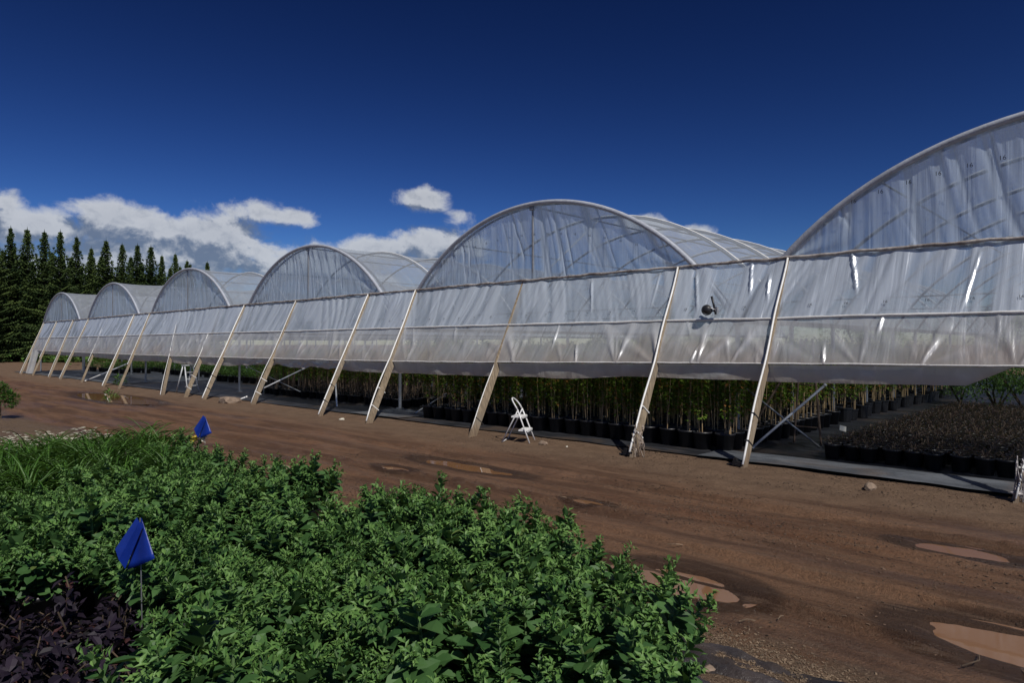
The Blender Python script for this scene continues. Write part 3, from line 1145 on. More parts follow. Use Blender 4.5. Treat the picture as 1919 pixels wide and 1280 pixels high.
M_BOARD_MESH = {}
for i, (ts, fs, fd) in enumerate(post_lines):
    foot = W(fs, fd, 0)
    t = thing('leaning_post', PL[i], 'post', foot, RZ, 'boards sloping from the curtain to the ground')
    topv = Vector((-(ts - fs), DT - fd, ZT))
    axis_ = topv.normalized()
    L = topv.length
    side = Vector((1, 0, 0))
    side = (side - axis_ * side.dot(axis_)).normalized()
    outn = side.cross(axis_)           # toward the road and up
    if outn.y > 0:
        outn = -outn
    wdt = [0.12, 0.12, 0.13, 0.16, 0.14, 0.09, 0.12, 0.11, 0.12, 0.10, 0.08, 0.08, 0.08, 0.08, 0.08, 0.08, 0.08][i]
    m = MB()
    nseg = 10
    r = random.Random(100 + i)
    vs = []
    bend = r.uniform(-0.012, 0.012)
    for q in range(nseg + 1):
        f_ = q / nseg
        c = axis_ * (L * (f_ * 1.0) - 0.06 * (1 - f_)) - outn * (wdt / 2 + (0.012 if i in (8, 9, 12) else -0.045 if i == 3 else -0.07)) + side * bend * math.sin(math.pi * f_)
        w2 = wdt / 2 * (1 + r.uniform(-.03, .03))
        for (sx, sy) in ((-1, -1), (1, -1), (1, 1), (-1, 1)):
            vs.append(c + side * sx * 0.021 + outn * sy * w2)
    fc = []
    for q in range(nseg):
        for e in range(4):
            fc.append((q * 4 + e, q * 4 + (e + 1) % 4, q * 4 + 4 + (e + 1) % 4, q * 4 + 4 + e))
    fc += [(3, 2, 1, 0), tuple(nseg * 4 + e for e in range(4))]
    m.add(vs, fc)
    link('board', m.mesh('board', M_WOOD), t)
    # strap: over the film, outside the board
    loose = {4: 0.05, 3: 0.05, 2: 0.03, 6: 0.03}.get(i, 0.012)
    low = {8: 0.30, 10: 0.28, 12: .3, 15: .3}.get(i, 0.0)
    if i != 3:
        pts = []
        for q in range(21):
            f_ = low + (0.995 - low) * q / 20
            o_ = (0.030 if i in (3, 8, 9, 12) else 0.088) + (loose * math.sin(math.pi * min(f_ / 0.45, 1.0)) if f_ < 0.45 else 0)
            if i == 2 and f_ < 0.16:
                o_ += (0.16 - f_) * 0.35
            pts.append(axis_ * (L * f_) + outn * o_ + side * (0.008 * math.sin(f_ * 14 + i)))
        m = MB()
        m.tube(pts, 0.016 if i in (1, 2, 4, 5, 7, 11) else 0.010, 7)
        link('strap', m.mesh('strap', M_STRAP, True), t)
    else:
        pts = [axis_ * (L * f_) + outn * (0.03 + 0.03 * math.sin(math.pi * f_ / .45)) for f_ in np.linspace(0.03, 0.45, 9)]
        m = MB()
        m.tube(pts, 0.009, 6)
        link('strap', m.mesh('strap', M_STRAP, True), t)
    # bands that tie strap and board together
    for f_ in (0.10, 0.22):
        if i < 9:
            c = axis_ * (L * f_) - outn * (wdt / 2 - (.01 if i in (3, 8, 9, 12) else .075))
            rot = Matrix((side, outn, axis_)).transposed()
            m = MB()
            m.box(c, (0.055, wdt + 0.08, 0.018), rot)
            link('tie_band', m.mesh('tie_band', M_BLACK if i % 2 else M_STRAP), t)
    if i in (0, 2):
        m = MB()
        for q in range(5):
            crumple(m, axis_ * (0.06 + 0.11 * q) + outn * r.uniform(-.08, .02) + side * r.uniform(-.03, .05) - Vector((0, 0, 0.05)), ((0.055, 0.06, 0.17) if i == 0 else (0.03, 0.035, 0.12)), 300 + q + i)
        for q in range(10):
            a = Vector((r.uniform(-.03, .09), r.uniform(-.05, .12), r.uniform(0.28, 0.5)))
            b = a + Vector((r.uniform(-.05, .10), r.uniform(-.05, .05), -a.z + 0.005))
            m.tube([a, (a + b) / 2 + Vector((r.uniform(-.05, .05), 0, 0)), b], 0.006, 4)
        link('plastic_bundle', m.mesh('plastic_bundle', simple_mat('torn_plastic', (0.66, 0.62, 0.60), 0.6, scale=35, var=0.5, col2=(0.06, 0.05, 0.05)) if i == 0 else simple_mat('frayed_plastic', (0.40, 0.33, 0.27), 0.7, scale=30, var=0.5, col2=(0.10, 0.07, 0.05))), t)
    if i in (1, 2):
        m = MB()
        m.box(Vector((-0.07, -0.02, 0.045)), (0.16, 0.07, 0.06))
        m.box(Vector((-0.12, -0.02, 0.09)), (0.05, 0.05, 0.05))
        m.tube([(-0.02, -0.03, 0.06), (-0.10, -0.05, 0.03), (-0.26, 0.02, 0.012)], 0.015, 6)
        link('foot_clamp', m.mesh('foot_clamp', M_BLACK), t)


# ------------------------------------------------------------------ pots
def pot_mesh(name, r=0.14, h=0.26, n=14):
    m = MB()
    m.cur = 0
    m.lathe([(0.001, 0.0), (r * .80, 0.0), (r * .97, h * .90), (r * 1.06, h * .90), (r * 1.06, h), (r * .97, h), (r * .95, h * .90)], n)
    m.cur = 1
    o = len(m.v)
    vs = [(r * .955 * math.cos(2 * math.pi * k / n), r * .955 * math.sin(2 * math.pi * k / n), h * .91) for k in range(n)]
    m.add(vs, [tuple(range(n))])
    return m.mesh(name, [M_BLACK, M_POTIN], True)


POT_BIG = pot_mesh('pot', 0.150, 0.27)
POT_MED = pot_mesh('pot', 0.125, 0.21)
POT_SM = pot_mesh('pot', 0.085, 0.14, 10)


def leaf(mb, base, dirv, up, length, width, fold=0.25, curl=0.25, n=3, tip=0.0):
    """a leaf blade: a strip with a mid-rib, folded and curled"""
    d = dirv.normalized()
    side = d.cross(up)
    if side.length < 1e-4:
        side = d.cross(Vector((1, 0.1, 0)))
    side.normalize()
    nrm = side.cross(d).normalized()
    vs = [base]
    prof = {3: [(.35, .85), (.70, 1.0)], 4: [(.25, .6), (.55, 1.0), (.82, .75)], 2: [(.55, 1.0)]}[n]
    for (t, w) in prof:
        c = base + d * (length * t) - nrm * (curl * length * t * t)
        vs.append(c + side * (width / 2 * w) + nrm * (fold * width * w))
        vs.append(c)
        vs.append(c - side * (width / 2 * w) + nrm * (fold * width * w))
    vs.append(base + d * length - nrm * (curl * length * (1 + tip)))
    fs = [(0, 2, 1), (0, 3, 2)]
    k = len(prof)
    for i in range(k - 1):
        o = 1 + 3 * i
        fs += [(o, o + 1, o + 4, o + 3), (o + 1, o + 2, o + 5, o + 4)]
    o = 1 + 3 * (k - 1)
    e = len(vs) - 1
    fs += [(o, o + 1, e), (o + 1, o + 2, e)]
    mb.add(vs, fs)


def sedum_stem(seed):
    """upright fleshy stem with broad leaves, topped by tight buds and young leaves"""
    r = random.Random(seed)
    m = MB()
    H = r.uniform(0.30, 0.40)
    lean = Vector((r.uniform(-.05, .05), r.uniform(-.05, .05), 0))
    pts = [Vector((0, 0, 0)) + lean * (t * t) + Vector((0, 0, H * t)) for t in (0, .35, .7, 1)]
    m.cur = 0
    m.tube(pts, 0.005, 5, False, rs=[.006, .0055, .0045, .003])
    z = 0.05
    an = r.uniform(0, 6.28)
    while z < H * 0.92:
        t = z / H
        size = (0.060 + 0.022 * math.sin(t * 3.0)) * r.uniform(.65, 1.25)
        if t > .75:
            size *= 0.66
        c = lean * (t * t) + Vector((0, 0, z))
        for q in range(3):
            a = an + q * 2.094 + r.uniform(-.3, .3)
            el = 0.15 + 0.75 * t + r.uniform(-.25, .25)
            dv = Vector((math.cos(a) * math.cos(el), math.sin(a) * math.cos(el), math.sin(el)))
            m.cur = 1
            m.val = r.random()
            leaf(m, c, dv, Vector((0, 0, 1)), size, size * r.uniform(.52, .70), r.uniform(.10, .36), r.uniform(-.1, .45), 4)
        an += 1.05
        z += 0.027 * r.uniform(.8, 1.2)
    # head of small young leaves and buds
    top = lean + Vector((0, 0, H))
    for q in range(36):
        a = r.uniform(0, 6.28)
        el = r.uniform(-.1, 1.5)
        dv = Vector((math.cos(a) * math.cos(el), math.sin(a) * math.cos(el), math.sin(el)))
        st = top - Vector((r.uniform(-.022, .022), r.uniform(-.022, .022), r.uniform(-.015, .07)))
        m.cur = 2
        m.val = r.random()
        leaf(m, st, dv, Vector((0, 0, 1)), r.uniform(.018, .038), r.uniform(.008, .017), .25, r.uniform(-.2, .5), 2)
    return m.mesh('leafy_stem', [M_STEM, M_SEDUM, M_BUD], False)


SED = [sedum_stem(500 + i) for i in range(9)]


def purple_stem(seed):
    r = random.Random(seed)
    m = MB()
    H = r.uniform(0.18, 0.30)
    m.cur = 0
    lean = Vector((r.uniform(-.1, .1), r.uniform(-.1, .1), 0))
    m.tube([Vector((0, 0, 0)), lean * .4 + Vector((0, 0, H * .6)), lean + Vector((0, 0, H))], 0.003, 4, False)
    for q in range(26):
        t = r.uniform(.15, 1)
        a = r.uniform(0, 6.28)
        el = r.uniform(-.2, .9)
        c = lean * t * t + Vector((0, 0, H * t))
        dv = Vector((math.cos(a) * math.cos(el), math.sin(a) * math.cos(el), math.sin(el)))
        m.cur = 1
        m.val = r.random()
        sz = r.uniform(.035, .065)
        leaf(m, c, dv, Vector((0, 0, 1)), sz, sz * r.uniform(.35, .55), r.uniform(.1, .3), r.uniform(0, .5), 3)
    return m.mesh('leafy_stem', [M_BARK, M_PURP], False)


PUR = [purple_stem(700 + i) for i in range(6)]


def blade_clump(seed, n=46, L=0.62):
    r = random.Random(seed)
    m = MB()
    for q in range(n):
        a = r.uniform(0, 6.28)
        el = r.uniform(0.85, 1.45)
        ln = L * r.uniform(.6, 1.1)
        p = Vector((r.uniform(-.05, .05), r.uniform(-.05, .05), 0))
        hv = Vector((math.cos(a), math.sin(a), 0))
        side = Vector((-math.sin(a), math.cos(a), 0))
        m.val = r.random()
        vs = []
        ns = 7
        w = r.uniform(.010, .018)
        e = el
        for i in range(ns + 1):
            t = i / ns
            ww = w * (1 - t ** 3) * (0.6 + .4 * min(t * 4, 1))
            dz = Vector((0, 0, 0.15 * ww))
            vs += [p + side * ww / 2 + dz * 3, p - dz * 2, p - side * ww / 2 + dz * 3]
            p = p + (hv * math.cos(e) + Vector((0, 0, math.sin(e)))) * (ln / ns)
            e -= r.uniform(.14, .42) * (0.5 + t)
        fs = []
        for i in range(ns):
            o = i * 3
            fs += [(o, o + 1, o + 4, o + 3), (o + 1, o + 2, o + 5, o + 4)]
        m.add(vs, fs)
    return m.mesh('blade_clump', [M_GRASS], True)


BLD = [blade_clump(800 + i) for i in range(5)]

# ------------------------------------------------------------------ foreground bed
def visible(s, d, z=0.4, mx=60):
    """roughly inside the frame"""
    p = W(s, d, z)
    if p.y < 0.6:
        return False
    x = 959.5 + p.x / p.y * FPX
    y = YH - (p.z - CAM_H) / p.y * FPX
    return -mx - 250 / max(p.y, .5) < x < 1919 + mx and y < 1280 + 330 / max(p.y, .5)


SED_L = 'leafy green sedum in a black pot, crowded among others like it in the front bed'
rb = random.Random(31)
ORD = ['first', 'second', 'third', 'fourth', 'fifth', 'sixth', 'seventh', 'eighth', 'ninth', 'tenth', 'eleventh', 'twelfth', 'thirteenth', 'fourteenth',
       'fifteenth', 'sixteenth', 'seventeenth', 'eighteenth', 'nineteenth', 'twentieth'] + ['twenty-' + o for o in ('first', 'second', 'third', 'fourth', 'fifth', 'sixth', 'seventh', 'eighth', 'ninth')] + ['thirtieth'] + ['thirty-' + o for o in ('first', 'second', 'third', 'fourth', 'fifth', 'sixth', 'seventh', 'eighth', 'ninth')] + ['fortieth']
rowcount = {}


def nth(key):
    rowcount[key] = rowcount.get(key, 0) + 1
    return ORD[rowcount[key] - 1]
bed_items = []
d = 3.02
row = 0
while d > -1.6:
    s = 1.50 + (0.2 if row % 2 else 0.0)
    while s < 13:
        bed_items.append((s + rb.uniform(-.04, .04), d + rb.uniform(-.04, .04), row))
        s += 0.42
    d -= 0.41
    row += 1


def px_of(s, d, z):
    p = W(s, d, z)
    return 959.5 + p.x / p.y * FPX, YH - (p.z - CAM_H) / p.y * FPX


special_sedum = {}
n_sed = n_pur = n_day = 0
for (s, d, row) in bed_items:
    if not visible(s, d):
        continue
    x, y = px_of(s, d, 0.45)
    # what grows where, by ground position
    if s > 6.9 - 0.25 * max(0, 1.9 - d) and not (d > 2.7 and s < 8.4):
        kind = 'day'
        if s > 9.6:
            continue
    elif d < 1.02 and 2.85 - .7 * (.95 - d) < s < 4.25:
        kind = 'pur'
    else:
        kind = 'sed'
    # gaps seen in the photograph
    gx, gy = px_of(s, d, 0.3)
    if kind == 'sed' and ((2.7 < d and (4.1 < s < 5.0 or 5.45 < s < 6.0 or s < 2.3)) or (1.9 < d < 2.8 and 4.1 < s < 4.85)):
        continue
    if kind == 'sed' and d < 1.9 and s < 1.8 and rb.random() < .3:
        continue
    if rb.random() < .035:
        continue
    p = W(s, d, 0.015)
    if kind == 'sed':
        t = thing('sedum_plant', 'green sedum in the %s row back from the road, %s from its right end' % (ORD[row], nth(('sed', row))), 'potted plant', p, rb.uniform(0, 6.28), 'green sedums in black pots')
        link('pot', POT_BIG, t)
        ns = rb.choice((15, 17, 18))
        hs = rb.choice((.84, .92, .98, 1.04, 1.12, 1.2)) * (1.08 if d > 2.7 and s < 4.2 else .88 if s > 5.8 else 1)
        for q in range(ns):
            a = q * 2.399 + rb.uniform(-.3, .3)
            rad = 0.125 * math.sqrt((q + .4) / ns)
            tilt = 0.62 * rad / 0.125 + rb.uniform(-.08, .08)
            rotm = Matrix.Rotation(a, 3, 'Z') @ Matrix.Rotation(tilt, 3, 'Y') @ Matrix.Rotation(rb.uniform(0, 6.28), 3, 'Z')
            sc = hs * rb.uniform(.80, 1.2) * (1.03 - .10 * rad / .125)
            link('leafy_stem', rb.choice(SED), t, (rad * math.cos(a), rad * math.sin(a), 0.24), rotm.to_euler(), (sc * 1.1, sc * 1.1, sc))
        n_sed += 1
    elif kind == 'pur':
        t = thing('purple_plant', 'dark purple plant at lower left, row %s back from the road, %s from right' % (ORD[row], nth(('pur', row))), 'potted plant', p, rb.uniform(0, 6.28), 'dark purple plants in black pots')
        link('pot', POT_MED, t)
        for q in range(20):
            a = q * 2.399
            rad = 0.115 * math.sqrt((q + .4) / 16)
            tilt = 0.95 * rad / 0.12
            rotm = Matrix.Rotation(a, 3, 'Z') @ Matrix.Rotation(tilt, 3, 'Y') @ Matrix.Rotation(rb.uniform(0, 6.28), 3, 'Z')
            sc = rb.uniform(.9, 1.25)
            link('leafy_stem', rb.choice(PUR), t, (rad * math.cos(a), rad * math.sin(a), 0.19), rotm.to_euler(), (sc, sc, sc))
        n_pur += 1
    else:
        t = thing('daylily_plant', 'grassy arching plant behind the sedums, %s row back from road, %s going away' % (ORD[row], nth(('day', row))), 'potted plant', p, rb.uniform(0, 6.28), 'grassy plants in black pots')
        link('pot', POT_BIG, t)
        for q in range(2):
            sc = rb.uniform(.85, 1.15)
            link('blade_clump', rb.choice(BLD), t, (rb.uniform(-.04, .04), rb.uniform(-.04, .04), 0.24), (0, 0, rb.uniform(0, 6.28)), (sc, sc, sc * rb.uniform(.9, 1.1)))
        n_day += 1
print('bed', n_sed, n_pur, n_day)

# small white flowering plants behind the grassy ones
FLW = []
for sd in range(3):
    r = random.Random(900 + sd)
    m = MB()
    for q in range(60):
        a = r.uniform(0, 6.28)
        rad = r.uniform(0, .17)
        c = Vector((rad * math.cos(a), rad * math.sin(a), r.uniform(.02, .14)))
        m.cur = 0
        m.val = r.random()
        leaf(m, c, Vector((math.cos(a), math.sin(a), r.uniform(.1, 1.2))), Vector((0, 0, 1)), r.uniform(.05, .09), .02, .2, .2, 2)
    for q in range(26):
        a = r.uniform(0, 6.28)
        rad = r.uniform(0, .19)
        c = Vector((rad * math.cos(a), rad * math.sin(a), r.uniform(.14, .24)))
        m.cur = 1
        for k in range(5):
            b = k * 1.2566
            m.add([c, c + Vector((.017 * math.cos(b - .4), .017 * math.sin(b - .4), .006)), c + Vector((.02 * math.cos(b), .02 * math.sin(b), .002)), c + Vector((.017 * math.cos(b + .4), .017 * math.sin(b + .4), .006))], [(0, 1, 2, 3)])
    FLW.append(m.mesh('flower_cushion', [M_GREENB, M_PETAL]))
rf = random.Random(77)
nfl = 0
for (s, d) in [(9.95 + 0.42 * i, 2.9 - 0.42 * j) for i in range(4) for j in range(9)]:
    if not visible(s, d, .3, 0):
        continue
    t = thing('flowering_plant', 'pale flowering plant behind the grassy plants, row %s from them, %s from the road' % (ORD[round((s - 9.95) / .42)], nth(('fl', round(s, 2)))), 'potted plant', W(s + rf.uniform(-.05, .05), d, 0.015), rf.uniform(0, 6.28), 'pale flowering plants at the back of the bed')
    link('pot', POT_MED, t)
    link('flowers', rf.choice(FLW), t, (0, 0, 0.19), (0, 0, rf.uniform(0, 6.28)), (1.2, 1.2, 1.2))

# shrub at the far left edge of the photo
def bush(name, label, loc, R, H, mat, n=900, lf=0.07, seed=1, group=None, cat='shrub', stemmat=None):
    r = random.Random(seed)
    t = thing(name, label, cat, loc, r.uniform(0, 6.28), group)
    m = MB()
    for q in range(5):
        a = r.uniform(0, 6.28)
        m.tube([(0, 0, 0), (R * .3 * math.cos(a), R * .3 * math.sin(a), H * .4), (R * .6 * math.cos(a + .3), R * .6 * math.sin(a + .3), H * .8)], .012, 5, rs=[.03 * R, .02 * R, .006])
    link('stem', m.mesh('stem', stemmat or M_BARK), t)
    m = MB()
    cl = []
    for q in range(22):
        a = r.uniform(0, 6.28)
        e = r.uniform(-.2, 1.5)
        k = r.uniform(.5, .92)
        cl.append((Vector((R * k * math.cos(a) * math.cos(e), R * k * math.sin(a) * math.cos(e), H * (.42 + .5 * k * math.sin(e)))), r.uniform(.2, .42)))
    for q in range(n):
        c, cr = r.choice(cl)
        dv = Vector((r.gauss(0, 1), r.gauss(0, 1), r.gauss(0, 1))).normalized()
        p = c + Vector((dv.x * R * cr, dv.y * R * cr, dv.z * H * cr * .6)) * r.uniform(.6, 1.05)
        if p.z < 0.03:
            p.z = 0.03
        dv2 = (dv + Vector((0, 0, .3)) + Vector((r.gauss(0, .5), r.gauss(0, .5), r.gauss(0, .4)))).normalized()
        m.val = r.random()
        leaf(m, p, dv2, Vector((0, 0, 1)), lf * r.uniform(.7, 1.3), lf * .45, .2, .2, 2)
    f = link('foliage', m.mesh('foliage', mat), t)
    f['kind'] = 'stuff'
    return t


X, Y = ground_pt(2, 785)
bush('shrub', 'dark green rounded shrub at the left edge of the photo beside the dirt road', (X, Y, 0), 0.42, 0.80, M_GRASS, 1500, 0.07, 5)

# ------------------------------------------------------------------ blue marker flags
def flag(px, py, z, size, label, twist, flower=False):
    Xg, Yg = ground_pt(px, py, z)
    t = thing('marker_flag', label, 'flag', (Xg, Yg, 0), 0, 'blue marker flags')
    m = MB()
    m.tube([(0, 0, 0), (0.01, 0, z * .6), (0.0, 0, z + size * 1.0)], 0.003, 6)
    link('wire', m.mesh('wire', M_STEEL), t)
    # triangular bent vinyl sheet
    m = MB()
    n = 8
    vs = []
    for i in range(n + 1):
        u = i / n
        for j in range(n + 1):
            w_ = j / n
            # corner A top, B lower left, C lower right
            A_ = Vector((0.03 * size, 0.0, 1.0 * size))
            B_ = Vector((-0.22 * size, -0.02, 0.0))
            C_ = Vector((0.40 * size, -0.04, 0.27 * size))
            p = A_.lerp(B_.lerp(C_, w_), u)
            p.y += 0.05 * size * math.sin(w_ * 5 + twist) * u
            p.z += -0.05 * size * math.sin(math.pi * w_) * u * 0.4
            vs.append(p)
    fs = [(i * (n + 1) + j, i * (n + 1) + j + 1, (i + 1) * (n + 1) + j + 1, (i + 1) * (n + 1) + j) for i in range(n) for j in range(n)]
    m.add(vs, fs)
    sheet = link('flag_sheet', m.mesh('flag_sheet', M_BLUE, True), t, (0, 0, z))
    sheet.rotation_euler = (0, 0, 0)
    so = sheet.modifiers.new('thick', 'SOLIDIFY')
    so.thickness = 0.002
    # folded hem along the upper left edge
    m = MB()
    A_ = Vector((0.0, -.03, 1.04 * size))
    B_ = Vector((-0.37 * size, -0.05, 0.45 * size))
    C_ = Vector((-0.20 * size, -0.04, 0.05 * size))
    D_ = Vector((0.13 * size, -0.03, 0.88 * size))
    E_ = (A_ + D_) / 2 + Vector((0, -.03 * size, 0))
    F_ = (B_ + C_) / 2 + Vector((0, -.05 * size, 0))
    m.add([A_, B_, C_, D_, E_, F_], [(0, 1, 5, 4), (4, 5, 2, 3)])
    hem = link('folded_edge', m.mesh('folded_edge', M_BLUE), t, (0, 0, z))
    so = hem.modifiers.new('thick', 'SOLIDIFY')
    so.thickness = 0.002
    return t


flag(263, 1066, 0.60, 0.245, 'blue triangular marker flag standing in the sedums at the lower left', 0.4)
flag(383, 822, 0.60, 0.26, 'small far blue marker flag above a white flower at the back corner of the sedums', 1.2)
Xg, Yg = ground_pt(376, 820, 0.60)
t = thing('white_flower', 'white and yellow flower head just below the far blue flag', 'flower', (Xg, Yg - 0.05, 0))
m = MB()
m.tube([(0, 0, 0), (0, 0, .58)], .005, 5)
link('stem', m.mesh('stem', M_STEM), t)
r = random.Random(3)
for (mat, cx, nm) in ((M_PETAL, .05, 'petals'), (M_YEL, -.03, 'petals')):
    m = MB()
    for q in range(26):
        a = r.uniform(0, 6.28)
        leaf(m, Vector((cx, 0, .58 + r.uniform(-.02, .03))), Vector((math.cos(a), math.sin(a), r.uniform(-.2, 1))), Vector((0, 0, 1)), .065, .03, .2, .2, 2)
    link(nm, m.mesh(nm, mat), t)

# ------------------------------------------------------------------ saplings inside
def sapling(seed, H=1.35, leafy=1.0, bare=0.25, canes=3, mat=M_CANE, lmat=M_WHIP):
    r = random.Random(seed)
    st = MB()
    lf = MB()
    for c in range(canes):
        bx, by = r.uniform(-.07, .07), r.uniform(-.07, .07)
        h = H * r.uniform(.8, 1.1)
        tx, ty = bx + r.uniform(-.08, .08), by + r.uniform(-.08, .08)
        mx_, my_ = (bx + tx) / 2 + r.uniform(-.02, .02), (by + ty) / 2 + r.uniform(-.02, .02)
        w = r.uniform(.006, .011)
        st.tube([(bx, by, .2), (mx_, my_, .2 + h * .5), (tx, ty, .2 + h)], w, 5, False, rs=[w, w * .8, w * .4])
        nl = int(125 * leafy * r.uniform(.8, 1.2))
        for q in range(nl):
            t_ = bare + (1 - bare) * r.random() ** 0.75
            p = Vector((bx + (tx - bx) * t_, by + (ty - by) * t_, .2 + h * t_))
            a = r.uniform(0, 6.28)
            el = r.uniform(-.4, .8)
            dv = Vector((math.cos(a) * math.cos(el), math.sin(a) * math.cos(el), math.sin(el)))
            lf.val = min(1, r.random() * (0.75 + 0.5 * t_)) if r.random() > .06 * (1 - t_) * 3 else 0.99
            p = p + dv * r.uniform(0, .05)
            sz = r.uniform(.06, .11)
            leaf(lf, p, dv, Vector((0, 0, 1)), sz, sz * .5, .15, .3, 2)
    return st.mesh('cane', mat, True), lf.mesh('leaves', lmat)


SAP = [sapling(1000 + i) for i in range(7)]
SAPB = [sapling(1100 + i, 1.15, 0.35, 0.35, 4, M_CANE2) for i in range(5)]
rs_ = random.Random(12)


def sap_block(name, label, cat, group, spots, kinds, pot, limit, stuffname):
    made = 0
    rest = []
    for (s, d) in spots:
        if made < limit:
            rk = round((d - spots[0][1]) / .38)
            lb = label % ((ORD[rk] + ' row') if rk < 3 else 'deeper rows', '' if rk >= 3 else ', %s from its right end' % nth((name, rk)))
            t = thing(name, lb, cat, W(s, d, 0.03), rs_.uniform(0, 6.28), group)
            k_ = rs_.choice(kinds)
            sc = min(rs_.uniform(.88, 1.12), (ZT * (1 - (DT - d) / 1.9) - .42) / 1.5) if d < 11.2 else rs_.uniform(.88, 1.12)
            link('pot', pot, t)
            link('canes', k_[0], t, (0, 0, 0), (0, 0, 0), (1, 1, sc))
            link('leaves', k_[1], t, (0, 0, 0), (0, 0, 0), (1, 1, sc))
            made += 1
        else:
            rest.append((s, d))
    if rest:
        vs, fs, mi, cc = [], [], [], []
        off = 0
        mats = [M_CANE if kinds is SAP else M_CANE2, M_WHIP, M_BLACK]
        tem = []
        for k_ in kinds:
            out_ = []
            for (me, mid) in ((k_[0], 0), (k_[1], 1), (pot, 2)):
                co = np.empty(len(me.vertices) * 3)
                me.vertices.foreach_get('co', co)
                vv = np.empty(len(me.vertices))
                me.attributes['var'].data.foreach_get('value', vv)
                out_.append((co.reshape(-1, 3), [tuple(p.vertices) for p in me.polygons], mid, vv))
            tem.append(out_)
        for (s, d) in rest:
            p = W(s, d, 0.03)
            a = rs_.uniform(0, 6.28)
            R_ = np.array([[math.cos(a), -math.sin(a), 0], [math.sin(a), math.cos(a), 0], [0, 0, rs_.uniform(.88, 1.12)]])
            for (co, fc, mid, vv) in rs_.choice(tem):
                vs.append(co @ R_.T + np.array(p))
                fs.extend([tuple(i + off for i in f) for f in fc])
                mi.extend([mid] * len(fc))
                cc.append(vv)
                off += len(co)
        me = bpy.data.meshes.new(stuffname)
        me.from_pydata(np.concatenate(vs).tolist(), [], fs)
        for mt in mats:
            me.materials.append(mt)
        me.polygons.foreach_set('material_index', mi)
        at = me.attributes.new('var', 'FLOAT', 'POINT')
        at.data.foreach_set('value', np.concatenate(cc))
        o = link(stuffname, me)
        o['kind'] = 'stuff'
        o['label'] = 'further rows of ' + group
        o['category'] = 'potted plants'


spots = []
dd_ = 10.02
rowi = 0
while dd_ < 27:
    s = 4.9
    while s < (12.3 if dd_ < 14.5 else 8.0):
        if not (abs(s - 5.07) < .15 and abs(dd_ - DT) < .25):
            spots.append((s + rs_.uniform(-.05, .05), dd_ + rs_.uniform(-.05, .05)))
        s += 0.34
    dd_ += 0.36 if dd_ < 14 else .6
    rowi += 1
sap_block('potted_sapling', 'leafy sapling in the %s behind the white stool%s', 'potted tree', 'tall leafy saplings in black pots', spots, SAP, POT_BIG, 290, 'rear_saplings')

spots = []
dd_ = 11.1
while dd_ < 15.5:
    s = 14.3
    while s < 22.4:
        spots.append((s + rs_.uniform(-.06, .06), dd_ + rs_.uniform(-.06, .06)))
        s += 0.36
    dd_ += 0.40
sap_block('bare_sapling', 'bare brown sapling, %s, left of the middle tunnel%s', 'potted tree', 'thin bare stemmed saplings in black pots', spots, SAPB, POT_MED, 270, 'rear_bare_saplings')

# low red-brown plants on the right
TW = []
for sd in range(5):
    r = random.Random(1200 + sd)
    m = MB()
    for q in range(5):
        a = r.uniform(0, 6.28)
        m.cur = 0
        m.tube([(0, 0, 0), (.06 * math.cos(a), .06 * math.sin(a), r.uniform(.05, .13))], .0025, 4, False)
    for q in range(60):
        a = r.uniform(0, 6.28)
        rad = r.uniform(0, .15)
        m.cur = 1
        m.val = r.random()
        leaf(m, Vector((rad * math.cos(a), rad * math.sin(a), r.uniform(.0, .09))), Vector((math.cos(a), math.sin(a), r.uniform(-.2, .9))), Vector((0, 0, 1)), r.uniform(.03, .06), .02, .2, .2, 2)
    TW.append(m.mesh('foliage', [M_CANE2, M_TWIG]))
cnt = 0
dd_ = 10.45
while dd_ < 19.5:
    s = 3.45
    while s > 0.2:
        if visible(s, dd_, .15, 20) and cnt < 300 and s > 1.0 + (dd_ - 10) * 0.10 - .3:
            t = thing('low_potted_plant', 'low red-brown plant in small black pot, row %s from front, %s from path' % (ORD[min(int((dd_ - 10.45) / .27 + .5), 39)], nth(('low', round(dd_, 2)))), 'potted plant',
                      W(s + rs_.uniform(-.03, .03), dd_ + rs_.uniform(-.03, .03), 0.045 if dd_ < 10.4 else 0.03), rs_.uniform(0, 6.28), 'low red-brown plants in small black pots')
            link('pot', POT_SM if cnt % 9 else POT_SM, t, (0, 0, 0), (0, 0, 0), (1.35, 1.35, 1.5))
            link('foliage', rs_.choice(TW), t, (0, 0, 0.20), (0, 0, 0), (1.2, 1.2, 1))
            cnt += 1
        s -= 0.262
    dd_ += 0.27
print('low', cnt)

